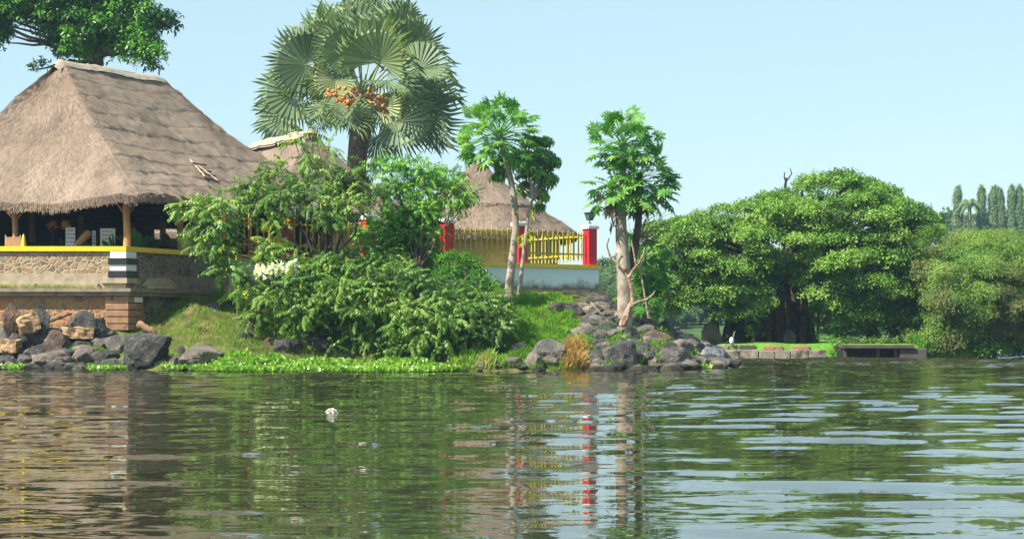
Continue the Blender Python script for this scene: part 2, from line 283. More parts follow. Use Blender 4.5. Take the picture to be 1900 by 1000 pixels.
# ---------------------------------------------------------------- mesh helpers
class MB:
    def __init__(s): s.V = []; s.Fs = []; s.n = 0; s.rnd = []; s.mi = []; s.sm = []
    def add(s, V, faces, rnd=0.5, mi=0, smooth=False):
        """faces: list of index tuples, or one (n,k) array"""
        V = np.asarray(V, float).reshape(-1, 3)
        if isinstance(faces, np.ndarray): groups = [faces]
        else:
            by = {}
            for f in faces: by.setdefault(len(f), []).append(f)
            groups = [np.array(g) for g in by.values()]
        for g in groups:
            if len(g) == 0: continue
            s.Fs.append(g+s.n); k = len(g)
            s.rnd.append(np.broadcast_to(np.asarray(rnd, float), (k,)) if np.ndim(rnd) == 0 or len(groups) == 1 else np.full(k, np.mean(rnd)))
            s.mi.append(np.full(k, mi)); s.sm.append(np.full(k, smooth))
        s.V.append(V); s.n += len(V); return s
    def box(s, c, size, rotz=0, mi=0, bev=0.0):
        c = np.asarray(c, float); h = np.asarray(size, float)/2; b = min(bev, *(h*0.9)) if bev else 0
        if not b:
            v = np.array([[x, y, z] for z in (-1, 1) for (x, y) in ((-1,-1),(1,-1),(1,1),(-1,1))], float)*h
            f = [(0,3,2,1),(4,5,6,7),(0,1,5,4),(1,2,6,5),(2,3,7,6),(3,0,4,7)]
        else:
            bm = bmesh.new(); bmesh.ops.create_cube(bm, size=1.0)
            for q in bm.verts: q.co = Vector((q.co.x*h[0]*2, q.co.y*h[1]*2, q.co.z*h[2]*2))
            bmesh.ops.bevel(bm, geom=bm.edges[:], offset=b, segments=2, affect='EDGES', profile=0.6)
            bm.verts.index_update(); v = np.array([q.co[:] for q in bm.verts]); f = [tuple(x.index for x in q.verts) for q in bm.faces]; bm.free()
        cz, sz = math.cos(rotz), math.sin(rotz)
        v = np.stack([v[:,0]*cz-v[:,1]*sz, v[:,0]*sz+v[:,1]*cz, v[:,2]], 1)+c
        return s.add(v, f, mi=mi)
    def tube(s, pts, rad, n=8, rnd=0.5, mi=0, jag=0.0, cap=True):
        pts = np.asarray(pts, float); k = len(pts); rad = np.broadcast_to(np.asarray(rad, float), (k,))
        tg = np.gradient(pts, axis=0); tg /= np.linalg.norm(tg, axis=1, keepdims=True)+1e-9
        up = np.array([0, 0, 1.0]) if abs(tg[0, 2]) < 0.9 else np.array([1.0, 0, 0])
        a = np.linspace(0, 2*np.pi, n, endpoint=False); Vs = []
        u = np.cross(up, tg[0]); u /= np.linalg.norm(u)
        for i in range(k):
            u = u-tg[i]*np.dot(u, tg[i]); u /= np.linalg.norm(u)+1e-9; v = np.cross(tg[i], u)
            r = rad[i]*(1+jag*rng.uniform(-1, 1, n)) if jag else rad[i]
            Vs.append(pts[i]+(np.cos(a)*r)[:, None]*u+(np.sin(a)*r)[:, None]*v)
        V = np.concatenate(Vs); fs = []
        for i in range(k-1):
            for j in range(n): fs.append((i*n+j, i*n+(j+1) % n, (i+1)*n+(j+1) % n, (i+1)*n+j))
        s.add(V, np.array(fs), rnd, mi, True)
        if cap: s.add(V[:n], [tuple(range(n))[::-1]], mi=mi); s.add(V[-n:], [tuple(range(n))], mi=mi)
        return s
    def prism(s, poly, z0, z1, mi=0):
        n = len(poly); v = [(x, y, z0) for x, y in poly]+[(x, y, z1) for x, y in poly]
        a = sum(poly[i][0]*poly[(i+1) % n][1]-poly[(i+1) % n][0]*poly[i][1] for i in range(n))
        f = [(i, (i+1) % n, n+(i+1) % n, n+i) for i in range(n)]+[tuple(range(n))[::-1], tuple(range(n, 2*n))]
        if a < 0: f = [q[::-1] for q in f]
        return s.add(v, f, mi=mi)
    def ball(s, c, r, sub=2, mi=0, rnd=0.5):
        V, Fc = ICO(sub); return s.add(V*np.asarray(r)+np.asarray(c), Fc, rnd, mi, True)
    def scatter(s, T, Rm, t, rnd=None, mi=0):
        TV, TF = T; k = len(t)
        if k == 0: return s
        V = np.einsum('kij,nj->kni', Rm, TV)+t[:, None, :]
        Fc = TF[None]+(np.arange(k)*len(TV))[:, None, None]
        rr = rng.random(k) if rnd is None else rnd
        rr = np.clip(np.repeat(rr, len(TF))+rng.normal(0, 0.12, k*len(TF)), 0, 1)
        return s.add(V.reshape(-1, 3), Fc.reshape(-1, TF.shape[1]), rr, mi)
    def build(s, name, mat, parent=None, loc=(0, 0, 0)):
        V = np.concatenate(s.V)-np.asarray(loc, float)
        me = bpy.data.meshes.new(name); me.vertices.add(len(V)); me.vertices.foreach_set('co', V.astype(np.float32).ravel())
        loops = np.concatenate([g.ravel() for g in s.Fs]); tot = np.concatenate([np.full(len(g), g.shape[1]) for g in s.Fs])
        st = np.concatenate([[0], np.cumsum(tot)[:-1]])
        me.loops.add(len(loops)); me.loops.foreach_set('vertex_index', loops.astype(np.int32))
        me.polygons.add(len(tot)); me.polygons.foreach_set('loop_start', st.astype(np.int32)); me.polygons.foreach_set('loop_total', tot.astype(np.int32))
        me.polygons.foreach_set('material_index', np.concatenate(s.mi).astype(np.int32))
        me.polygons.foreach_set('use_smooth', np.concatenate(s.sm).astype(bool))
        me.update(calc_edges=True); me.validate()
        at = me.attributes.new('rnd', 'FLOAT', 'FACE')
        rv = np.concatenate(s.rnd).astype(np.float32)
        if len(rv) == len(me.polygons): at.data.foreach_set('value', rv)
        for m_ in (mat if isinstance(mat, (list, tuple)) else [mat]): me.materials.append(M[m_] if isinstance(m_, str) else m_)
        o = bpy.data.objects.new(name, me); COL.objects.link(o); o.location = loc
        if parent is not None: o.parent = parent; o.location = np.asarray(loc, float)-np.array(parent.location) if parent.type == 'EMPTY' and parent.parent is None else loc
        return o
_ico = {}
def ICO(sub):
    if sub not in _ico:
        bm = bmesh.new(); bmesh.ops.create_icosphere(bm, subdivisions=sub, radius=1); bm.verts.index_update()
        _ico[sub] = (np.array([v.co[:] for v in bm.verts]), np.array([[v.index for v in f.verts] for f in bm.faces])); bm.free()
    return _ico[sub]
def tag(o, label=None, cat=None, group=None, kind=None):
    if label: o['label'] = label
    if cat: o['category'] = cat
    if group: o['group'] = group
    if kind: o['kind'] = kind
    return o
def thing(name, loc, label, cat, group=None):
    o = bpy.data.objects.new(name, None); COL.objects.link(o); o.location = [float(x) for x in loc]; o.empty_display_size = 0.2
    return tag(o, label, cat, group)
def part(mb, name, mat, root):
    """mesh in world coordinates, parented to root at root's place"""
    base = root; off = np.zeros(3)
    while base is not None: off += np.array(base.location); base = base.parent
    o = mb.build(name, mat, None, tuple(off)); o.parent = root; o.location = (0, 0, 0); return o
def dup_tree(root, loc, rotz=0.0, scale=1.0, label=None, group=None):
    r = root.copy(); COL.objects.link(r); r.location = loc; r.rotation_euler = (0, 0, rotz); r.scale = (scale,)*3 if np.ndim(scale) == 0 else scale
    if label: r['label'] = label
    if group: r['group'] = group
    for ch in list(root.children):
        c = ch.copy(); COL.objects.link(c); c.parent = r
        for g in ch.children:
            d = g.copy(); COL.objects.link(d); d.parent = c
    return r
def frames(d, up=None, roll=None):
    """rotation matrices whose columns are (side, along d, normal)"""
    d = d/(np.linalg.norm(d, axis=1, keepdims=True)+1e-9)
    if up is None: up = np.tile([0, 0, 1.0], (len(d), 1))
    s_ = np.cross(d, up); bad = np.linalg.norm(s_, axis=1) < 1e-3; s_[bad] = [1, 0, 0]
    s_ /= np.linalg.norm(s_, axis=1, keepdims=True); n = np.cross(s_, d)
    if roll is not None:
        c, q = np.cos(roll)[:, None], np.sin(roll)[:, None]; s_, n = s_*c+n*q, n*c-s_*q
    return np.stack([s_, d, n], 2)
def rdir(k, up=0.0):
    v = rng.normal(size=(k, 3)); v[:, 2] += up; return v/np.linalg.norm(v, axis=1, keepdims=True)

# leaf templates: x side, y along, z normal
def leafq(L, W, fold=0.25, droop=0.15, at=0.45):
    return np.array([[0, 0, 0], [W/2, L*at, W*fold], [0, L, -L*droop], [-W/2, L*at, W*fold]]), np.array([[0, 1, 2, 3]])
def sprig(n=13, L=0.55, leafL=0.13, leafW=0.05, droop=0.35, seed=0):
    """a hanging spray: leaves in two ranks along an arching twig (pieces all quads)"""
    r = np.random.default_rng(seed); mb = MB()
    pts = np.array([[0, L*q, -droop*L*q*q] for q in np.linspace(0, 1, 5)]); rad = 0.006
    for i in range(4):
        a, b_ = pts[i], pts[i+1]; mb.add([a+[rad, 0, 0], b_+[rad, 0, 0], b_-[rad, 0, 0], a-[rad, 0, 0]], np.array([[0, 1, 2, 3]]))
    T, TF = leafq(leafL, leafW, 0.25, 0.35)
    for i in range(n):
        q = 0.12+0.88*i/(n-1); p = np.array([0, L*q, -droop*L*q*q]); side = (-1)**i
        if i == n-1: side = 0
        d = np.array([[side*0.85+r.normal(0, .2), 0.6+r.normal(0, .15), -0.45-0.5*r.random()]])
        Rm = frames(d, np.array([[0, 0.25, 1.0]]))*r.uniform(.75, 1.2)
        mb.add((Rm[0] @ T.T).T+p, TF)
    return np.concatenate(mb.V), np.concatenate(mb.Fs)
def tuft(n=9, leafL=0.15, leafW=0.07, spread=1.0, seed=0, droop=0.2, up=0.8):
    r = np.random.default_rng(seed); mb = MB(); T, TF = leafq(leafL, leafW, 0.2, droop, 0.55)
    for i in range(n):
        d = r.normal(size=(1, 3)); d[0, 2] = abs(d[0, 2])*0.6+up*0.3-0.25; d /= np.linalg.norm(d)
        Rm = frames(d)*r.uniform(.7, 1.2); mb.add((Rm[0] @ T.T).T+d[0]*leafL*0.35*spread+r.normal(0, leafL*0.3*spread, 3), TF)
    return np.concatenate(mb.V), np.concatenate(mb.Fs)
SPR = [sprig(15, 0.55, 0.155, 0.062, seed=i) for i in range(4)]
TUF = [tuft(11, 0.125, 0.07, 1.3, seed=i) for i in range(4)]
TUFB = [tuft(8, 0.30, 0.12, 1.0, seed=10+i, droop=0.45, up=0.5) for i in range(4)]
TUFS = [tuft(12, 0.085, 0.045, 1.4, seed=20+i) for i in range(4)]
TUFW = [tuft(14, 0.17, 0.035, 1.7, seed=30+i, droop=0.5, up=0.2) for i in range(4)]
TUFF = [tuft(9, 0.55, 0.3, 1.5, seed=40+i) for i in range(3)]

def leaf_clumps(mb, clumps, temps, per, flat=0.75, out=0.9, droop=0.0, shell=0.45, scale=(0.8, 1.25), under=0.35, mode='out'):
    """clumps: rows (x,y,z,rx,ry,rz); per = tufts per clump per unit of rx*rz"""
    for c in clumps:
        k = max(4, int(per*c[3]*c[5])); d = rdir(k, 0.35); neg = d[:, 2] < -0.25
        flip = neg & (rng.random(k) > under); d[flip, 2] *= -1
        r = (shell+(1-shell)*rng.random(k))[:, None]; r = r*(1+0.12*rng.normal(size=(k, 1)))
        t = np.array(c[:3])+d*r*np.array(c[3:6])
        dd = d*out+rng.normal(0, 0.35, (k, 3)); dd[:, 2] = dd[:, 2]*flat-droop
        up = np.tile([0, 0, 1.0], (k, 1))
        if mode == 'tuft':   # template already spreads round +z: lean it outward
            nrm = d*0.7+np.array([0, 0, 0.6])+rng.normal(0, 0.25, (k, 3)); nrm /= np.linalg.norm(nrm, axis=1, keepdims=True)
            side = np.cross(nrm, rdir(k)); side /= np.linalg.norm(side, axis=1, keepdims=True)
            Rm = np.stack([side, np.cross(nrm, side), nrm], 2)
        else: Rm = frames(dd, up, rng.normal(0, 0.4, k))
        Rm = Rm*rng.uniform(*scale, k)[:, None, None]
        base = np.clip(rng.random()*0.75+rng.normal(0.08, 0.15, k), 0, 1)
        idx = rng.integers(0, len(temps), k)
        for j, T in enumerate(temps):
            q = idx == j; mb.scatter(T, Rm[q], t[q], base[q])
    return mb
def in_poly(p, poly):
    x, y = p; c = False; n = len(poly)
    for i in range(n):
        x1, y1 = poly[i]; x2, y2 = poly[(i+1) % n]
        if (y1 > y) != (y2 > y) and x < (x2-x1)*(y-y1)/(y2-y1)+x1: c = not c
    return c
def edge_dist(p, poly):
    p = np.array(p, float); best = 1e9
    for i in range(len(poly)):
        a = np.array(poly[i], float); b_ = np.array(poly[(i+1) % len(poly)], float); ab = b_-a
        q = np.clip(np.dot(p-a, ab)/np.dot(ab, ab), 0, 1); best = min(best, np.linalg.norm(p-a-q*ab))
    return best
def outline_clumps(poly, D, depth, n, rx, rz, jitter=0.3, minsep=0.6, ry=None):
    """fill a crown of this outline (as seen across the water) with clumps through its whole depth"""
    xs = [p[0] for p in poly]; ys = [p[1] for p in poly]; out = []; tries = 0; mx = max(edge_dist((random.uniform(min(xs), max(xs)), random.uniform(min(ys), max(ys))), poly) for _ in range(60))
    pts = []
    while len(out) < n and tries < n*60:
        tries += 1; p = (random.uniform(min(xs), max(xs)), random.uniform(min(ys), max(ys)))
        if not in_poly(p, poly): continue
        e = edge_dist(p, poly)
        if e < rz*0.55: continue
        k = math.sqrt(max(0, 1-(1-min(1, e/mx))**2)); s_ = random.choice((-1, -1, 1))
        d = D+s_*depth*k*random.uniform(0.55, 1.0)
        if any(abs(q[0]-p[0]) < rx*minsep and abs(q[1]-p[1]) < rz*minsep and abs(q[2]-d) < rx/F*D*0.7 for q in pts): continue
        pts.append((p[0], p[1], d)); j = random.uniform(1-jitter, 1+jitter); c = P(p[0], p[1], d); m_ = D/F
        out.append((c[0], c[1], c[2], rx*j*m_, (ry or rx)*j*m_, rz*j*m_))
    return out
def px_clumps(rows, D):
    out = []
    for r in rows:
        d = D+(r[4] if len(r) > 4 else 0); c = P(r[0], r[1], d)
        while d > 60.4 and d < 80 and float(bankZ(c[0], d)) > c[2]-r[3]*d/F*0.5: d -= 0.2; c = P(r[0], r[1], d)
        m_ = d/F
        out.append((c[0], c[1], c[2], r[2]*m_, r[2]*m_*0.95, r[3]*m_))
    return out
def limbs(mb, base, clumps, r0, n=None, fork=None, r1=0.02, seg=6, sag=0.0):
    idx = list(range(len(clumps))); random.shuffle(idx); idx = idx[:n or len(idx)]
    fk = np.array(base if fork is None else fork, float)
    for i in idx:
        c = np.array(clumps[i][:3]); a = fk+(c-fk)*random.uniform(0, .12); mid = (a+c)/2+np.array([random.uniform(-.3, .3), random.uniform(-.3, .3), random.uniform(0.0, .5)-sag])
        q = np.linspace(0, 1, 7)[:, None]; pts = (1-q)**2*a+2*q*(1-q)*mid+q*q*c
        pts[1:-1] += rng.normal(0, 0.035*np.linalg.norm(c-a)**0.5, (5, 3))
        mb.tube(pts, np.linspace(r0, r1, 7), seg, cap=False)
    return mb

# ---------------------------------------------------------------- ground and water
def shoreY(X):
    X = np.asarray(X, float)
    return np.interp(X, [-60, -17, -13, -11, -8, 0, 3, 5.5, 7.4, 8.6, 9.2], [63.5, 62, 60.6, 59.6, 59.0, 59.2, 60.2, 61.5, 63.5, 66, 75])
def bankZ(X, Y):
    X = np.asarray(X, float); Y = np.asarray(Y, float); d = Y-shoreY(X)
    z = np.interp(d, [-8, -2, 0, 0.6, 1.6, 3.2, 6, 9, 12, 16, 200], [-2.2, -0.6, -0.04, 0.22, 0.62, 1.2, 1.9, 2.45, 2.75, 2.85, 2.85])
    zl = np.interp(d, [-8, -2, 0, 0.6, 1.5, 2.4, 4, 200], [-2.2, -0.6, -0.04, 0.25, 0.8, 1.35, 1.5, 1.5])
    zs = np.interp(d, [-8, -2, 0, 0.6, 2.0, 2.9, 4.2, 6, 9, 12, 16, 200], [-2.2, -0.6, -0.04, 0.16, 0.32, 1.1, 1.6, 1.95, 2.45, 2.75, 2.85, 2.85])
    ms = sm(-7.8, -6.6, X)*sm(0.3, -0.7, X); z = z*(1-ms)+zs*ms
    wl = sm(-13.1, -14.3, X+0.45*np.maximum(0, 64-Y))
    z = z*(1-wl)+zl*wl
    z = z+0.45*np.exp(-((X+11.6)/1.6)**2-((Y-67.5)/3.0)**2)*(1-wl)
    k = np.interp(X, [-60, 3.3, 4.6, 6.2, 7.6, 8.8], [1, 1, 0.80, 0.5, 0.25, 0.0])
    z = np.where(z > 0, z*k, z)-np.where(X > 8.8, (X-8.8)*0.6, 0)
    z = z*np.where(z > 0, sm(97, 90, Y), 1)-sm(92, 98, Y)*1.5*(z > -5)
    z = z+np.where(z > 0.05, 0.07*np.sin(X*2.3+Y*1.1)+0.05*np.sin(X*5.1-Y*3.7), 0)
    return z
def ground_D(px, py, lo=57.0, hi=92.0):
    for D in np.arange(lo, hi, 0.1):
        p = P(px, py, D)
        if bankZ(p[0], D) >= p[2] and p[2] < 4: return float(D)
    return float(min(hi, 70))
def grid_obj(name, xs, ys, fz, mat, zb=None):
    X, Y = np.meshgrid(xs, ys); Z = fz(X, Y); nx, ny = len(xs), len(ys)
    V = np.stack([X, Y, Z], -1).reshape(-1, 3); i = np.arange((ny-1)*nx).reshape(ny-1, nx)[:, :-1].ravel()
    mb = MB(); mb.add(V, np.stack([i, i+1, i+nx+1, i+nx], 1), smooth=True); return mb.build(name, mat)
tag(grid_obj('bank', np.linspace(-60, 11, 240), np.concatenate([np.linspace(54, 76, 130), np.linspace(76.5, 100, 24)]), bankZ, 'bank'), kind='structure')
wr = np.random.default_rng(11); WV = []
for _ in range(64):
    lam = 0.30*(8.0**wr.random()); th = R(90)+wr.normal(0, 0.22); WV.append((2*np.pi/lam*math.cos(th), 2*np.pi/lam*math.sin(th), wr.uniform(0, 6.28), lam))
def waves(X, Y):
    Z = np.zeros_like(X)
    g1 = 0.5+0.5*np.sin(X*0.23+1.0+np.sin(Y*0.11))*np.sin(Y*0.17+X*0.05+2.0)      # gusty patches
    for kx, ky, ph, lam in WV:
        Z += lam/(2*np.pi)*np.sin(kx*X+ky*Y+ph)*(0.0105 if lam < 0.9 else 0.0128)
    chop = sm(64, 71, Y)*sm(4, 9, X)
    return Z*(0.75+0.5*g1)*(1+3.0*chop)
def water_mesh():
    mb = MB()
    for (x0, x1, nx, y0, y1, ny) in ((-20, 20, 400, 4.0, 64.0, 1150), (-20, 32, 480, 64.0, 104.0, 520)):
        X, Y = np.meshgrid(np.linspace(x0, x1, nx), np.linspace(y0, y1, ny)); Z = waves(X, Y)
        i = np.arange((ny-1)*nx).reshape(ny-1, nx)[:, :-1].ravel(); mb.add(np.stack([X, Y, Z], -1).reshape(-1, 3), np.stack([i, i+1, i+nx+1, i+nx], 1), smooth=True)
    for (x0, x1, y0, y1) in ((-380, 380, -50, 4), (-380, -20, 4, 104), (20, 380, 4, 64), (32, 380, 64, 104), (-380, 380, 104, 640)):
        X, Y = np.meshgrid(np.linspace(x0, x1, 3), np.linspace(y0, y1, 3)); i = np.array([0, 1, 3, 4]); mb.add(np.stack([X, Y, X*0-0.004], -1).reshape(-1, 3), np.stack([i, i+1, i+4, i+3], 1), smooth=True)
    return mb.build('water', 'water')
tag(water_mesh(), kind='structure')
tag(grid_obj('riverbed', np.linspace(-380, 380, 3), np.linspace(-50, 640, 3), lambda X, Y: X*0-3.0, 'farland'), kind='structure')
def farZ(X, Y):      # the fig tree's tongue of land
    e = np.minimum(np.minimum(Y-86.6, 112-Y), np.minimum(X-9.6, 22.4-X))
    return np.where(e > 0, np.minimum(0.72, 0.1+e*1.5), -0.3+np.minimum(e, 0)*0.5)+np.where(e > 1, 0.05*np.sin(X*1.7)+0.03*np.sin(Y*2+X), 0)
tag(grid_obj('shore_lawn', np.linspace(7, 26, 90), np.linspace(84, 115, 90), farZ, 'fargreen'), kind='structure')
def hillZ(X, Y):
    a = X/Y
    top = np.interp(a, [-0.6, -0.3, 0.0, 0.045, 0.10, 0.16, 0.22, 0.30, 0.6], [6, 8, 6, 7, 13, 12, 13, 14.5, 16])
    z = np.interp(Y, [170, 181, 186, 235, 260, 330, 420, 700], [-3, -0.1, 0.5, 3.2, 5, 16, 17, 18])/17
    return np.where(z > 0.31, (z-0.31)/0.69*(top-4)+4.5, z*17)*np.where(Y > 420, 1, 1)+0.5*np.sin(X*0.13)*sm(240, 300, Y)
tag(grid_obj('hill', np.linspace(-350, 350, 140), np.linspace(168, 600, 90), hillZ, 'farland'), kind='structure')

# ---------------------------------------------------------------- thatched roofs
def thatch_roof(name, root, eave, ridge_of, z_e, z_r, courses, thick=0.32, nu=520, nv=90, sag=0.10, amp=0.05, blades=40000, mat='thatch', seed=1, eave_fn=None, fringe=5000, course_fn=None, bl=0.18):
    """eave: closed loop of plan points; ridge_of(i, n): plan point of the ridge above loop sample i"""
    loop = np.array(eave); n = len(loop)
    V = np.zeros((nv, n, 3)); vs = np.linspace(0, 1, nv)
    rp = np.array([ridge_of(i, n) for i in range(n)])
    for j, v in enumerate(vs):
        p = loop*(1-v)+rp*v; z = z_e+(z_r-z_e)*(v-sag*math.sin(math.pi*v)) if not callable(z_e) else None
        if callable(z_e): ze = np.array([z_e(i, n) for i in range(n)]); z = ze+(z_r-ze)*(v-sag*math.sin(math.pi*v))
        V[j, :, :2] = p; V[j, :, 2] = z
    out = loop-rp; out /= np.linalg.norm(out, axis=1, keepdims=True)
    for j, v in enumerate(vs):
        f = (1-v)**0.5
        for i in range(n):
            x, y, z = V[j, i]
            nz = mnoise.fractal((x*0.55+seed, y*0.55, z*0.55), 0.9, 2.1, 4)*amp*1.6+mnoise.noise((x*2.2, y*2.2, z*2.2+seed))*amp*0.6
            cv = (v+0.03*mnoise.noise((x*0.3, y*0.3, seed))+0.012*mnoise.noise((x*1.6, y*1.6, seed)))*courses
            k = course_fn(i, n) if course_fn else 1.0
            st = (1-(cv % 1.0))**2*0.0+((cv % 1.0) > 0.93)*(-0.05)+(0.05*(1-(cv % 1.0)))
            d = nz+k*st*(v > 0.03)*(v < 0.93)*(0.5+0.8*abs(mnoise.noise((x*0.8, y*0.8, v*9))))
            V[j, i, 0] += out[i, 0]*d*0.6*f; V[j, i, 1] += out[i, 1]*d*0.6*f; V[j, i, 2] += d*0.8*(0.3+0.7*f)
    mb = MB(); idx = np.arange((nv-1)*n).reshape(nv-1, n); nxt = np.roll(idx, -1, axis=1)
    Fq = np.stack([idx, nxt, nxt+n, idx+n], -1).reshape(-1, 4)
    mb.add(V.reshape(-1, 3), Fq, smooth=True)
    ins = V.copy(); ins[:, :, 2] -= thick*np.linspace(1, 0.8, nv)[:, None]; ins[:, :, 0] -= out[None, :, 0]*0.12; ins[:, :, 1] -= out[None, :, 1]*0.12
    U = ins[::6]; nu_ = len(U); idx = np.arange((nu_-1)*n).reshape(nu_-1, n); nxt = np.roll(idx, -1, axis=1)
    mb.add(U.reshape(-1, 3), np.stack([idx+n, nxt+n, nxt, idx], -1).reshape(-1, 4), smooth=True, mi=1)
    rim = np.concatenate([V[0], U[0]]); i = np.arange(n); k = np.roll(i, -1)
    mb.add(rim, np.stack([i, i+n, k+n, k], 1), smooth=True)
    # loose straws lying down the slope and a ragged fringe under the eave
    r = np.random.default_rng(seed)
    def bl_at(j, i, L, lift, kk):
        a = V[np.clip(j, 0, nv-2), i]; b_ = V[np.clip(j+1, 1, nv-1), i]; dn = a-b_; dn /= np.linalg.norm(dn, axis=1, keepdims=True)+1e-9
        p = a+(b_-a)*r.random((kk, 1)); return p, dn
    T = (np.array([[-0.5, 0, 0], [0.5, 0, 0], [0.35, 1, 0], [-0.35, 1, 0]]), np.array([[0, 1, 2, 3]]))
    j = r.integers(0, nv-2, blades); i = r.integers(0, n, blades); p, dn = bl_at(j, i, 0, 0, blades)
    o3 = np.stack([out[i, 0], out[i, 1], np.full(blades, 0.9)], 1)
    d = dn+r.normal(0, 0.11, (blades, 3))+o3*0.05
    Rm = frames(d, o3); Rm[:, :, 0] *= 0.009; Rm[:, :, 1] *= r.uniform(0.4, 1.2, blades)[:, None]*bl
    mb.scatter(T, Rm, p+o3*0.018, np.clip(r.normal(0.5, 0.25, blades), 0, 1), mi=2)
    i = r.integers(0, n, fringe); q = r.random((fringe, 1)); p = V[0, i]*q+ins[0, i]*(1-q)
    d = np.stack([out[i, 0]*0.5, out[i, 1]*0.5, -np.ones(fringe)], 1)+r.normal(0, 0.3, (fringe, 3))
    Rm = frames(d, np.stack([out[i, 0], out[i, 1], np.full(fringe, .2)], 1)); Rm[:, :, 0] *= 0.02; Rm[:, :, 1] *= r.uniform(0.04, 0.15, fringe)[:, None]**1.0
    mb.scatter(T, Rm, p, np.clip(r.normal(0.55, 0.25, fringe), 0, 1), mi=2)
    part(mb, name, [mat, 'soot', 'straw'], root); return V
def rounded_rect(C, ux, uy, W, L, rr, n):
    """plan loop from corner C: along ux by W, along uy by L (order: right edge first)"""
    pts = []
    cs = [(0, 0), (0, L), (W, L), (W, 0)]; per = 2*(W+L); out = []
    for q in np.linspace(0, per, n, endpoint=False):
        if q < L: a = (0, q)
        elif q < L+W: a = (q-L, L)
        elif q < 2*L+W: a = (W, L-(q-L-W))
        else: a = (W-(q-2*L-W), 0)
        a = np.array(a, float)
        cx, cy = np.clip(a[0], rr, W-rr), np.clip(a[1], rr, L-rr); v = a-(cx, cy)
        if abs(v[0]) > 1e-6 and abs(v[1]) > 1e-6 or np.hypot(*v) > rr: v = v/np.hypot(*v)*rr; a = np.array((cx, cy))+v
        out.append(C+ux*a[0]+uy*a[1])
    return np.array(out)
def hip_ridge(A, B, W, L):
    per = 2*(W+L)
    def f(i, n):
        q = per*i/n
        if q < L: t = q/L
        elif q < L+W: t = 1
        elif q < 2*L+W: t = 1-(q-L-W)/L
        else: t = 0
        t = float(sm(0.12, 0.88, t)*0.35+0.65*np.clip((t-0.22)/0.56, 0, 1)); return A*(1-t)+B*t
    return f
UR = np.array([0.5, 0.87]); UL = np.array([-0.87, 0.5]); RC = np.array([-12.8, 63.0]); RW, RL = 15.0, 14.0
RA = RC+UL*RW/2+UR*4.1; RB = RA+UR*5.7
pav = thing('thatched_pavilion', (-16.0, 68.0, 3.5), 'large open-sided pavilion with a broad thatched hip roof on timber posts', 'pavilion')
n_ = 640
def eave_main(i, n):
    q = 2*(RW+RL)*i/n; d0 = min(q, 2*(RW+RL)-q)
    return 6.07+0.10*math.exp(-(d0/1.5)**2)-0.22*math.exp(-((2*(RW+RL)-q-3.5)/2.5)**2)
def crs(i, n):
    q = 2*(RW+RL)*i/n; return 1.0 if q < RL else 0.25
VR = thatch_roof('roof', pav, rounded_rect(RC, UL, UR, RW, RL, 0.7, n_), hip_ridge(RA, RB, RW, RL), eave_main, 11.72, 9, nu=n_, nv=150, sag=0.085, amp=0.09, blades=70000, fringe=9000, course_fn=crs, seed=3, thick=0.28)
def ridge_cap(root, A, B, z, w, ends=0.4, drop=0.12):
    mb = MB(); d = (B-A)/np.linalg.norm(B-A); s_ = np.array([d[1], -d[0]]); rows = []
    L = np.linalg.norm(B-A)+2*ends; N = 60
    for i in range(N+1):
        q = i/N*L-ends; c = A+d*q; e = max(0, -q, q-(L-2*ends)); zz = z-drop*(e/ends)**2*2.0-0.03*math.sin(q*2.1)
        wv = w*(1+0.25*mnoise.noise((q*1.3, 5, z)))
        rows.append([(*(c+s_*wv*t), zz+0.07-(0.48*abs(t)**1.4)*w/0.5*0.8+0.03*mnoise.noise((q*3, t*3, 1))) for t in np.linspace(-1, 1, 9)])
    V = np.array(rows).reshape(-1, 3); i = np.arange(N*9).reshape(N, 9)[:, :-1].ravel()
    Fq = np.stack([i, i+1, i+10, i+9], 1); mb.add(V, Fq[:, ::-1], smooth=True); lo = V.copy(); lo[:, 2] -= 0.1; mb.add(lo, Fq, smooth=True)
    return part(mb, 'ridge_cap', 'cap', root)
ridge_cap(pav, RA, RB, 11.66, 0.36)
# posts with braces, standing on the terrace floor
K = np.array([-13.52, 64.0]); DR = np.array([0.41, 0.912]); FLOOR = 3.45; RIMZ = 4.27
def post(px, D, r=0.10, dirs=((-1, 0), (1, 0)), top=6.3):
    p = P(px, 500, D); mb = MB()
    mb.tube([(p[0]+0.02*math.sin(z*3), p[1], z) for z in np.linspace(FLOOR, top, 8)], np.linspace(r*1.1, r*0.95, 8), 12)
    o = part(mb, 'post', 'post', pav)
    for dx in dirs:
        b_ = MB(); b_.tube([(p[0], p[1], 5.38), (p[0]+dx[0]*0.3, p[1]+dx[1]*0.3, 5.68), (p[0]+dx[0]*0.62, p[1]+dx[1]*0.62, 6.1)], 0.045, 8)
        part(b_, 'brace', 'post', o)
post(28, 67.2, 0.11); post(235, 64.75, 0.125, ((-0.87, .5), (0.5, 0.87))); post(334, 67.75, 0.11, ((-0.5, -0.87), (0.5, 0.87)))
post(430, 71.5, 0.10); post(-150, 70.5, 0.11); post(520, 75.0, 0.10)
for px, D in ((60, 77.5), (150, 79), (245, 80.5), (303, 80), (380, 79), (440, 78.6)): post(px, D, 0.14, ())
mb = MB()
for a, b_ in (((RC+UL*0.9+UR*0.9), (RC+UL*14+UR*0.9)), ((RC+UL*0.9+UR*0.9), (RC+UL*0.9+UR*13)), ((RC+UL*14+UR*13), (RC+UL*0.9+UR*13)), ((RC+UL*5+UR*0.9), (RC+UL*5+UR*13)), ((RC+UL*10+UR*.9), (RC+UL*10+UR*13))):
    mb.tube([(*a, 6.12), (*b_, 6.12)], 0.09, 8)
part(mb, 'ceiling_beam', 'soot', pav)
mb = MB()
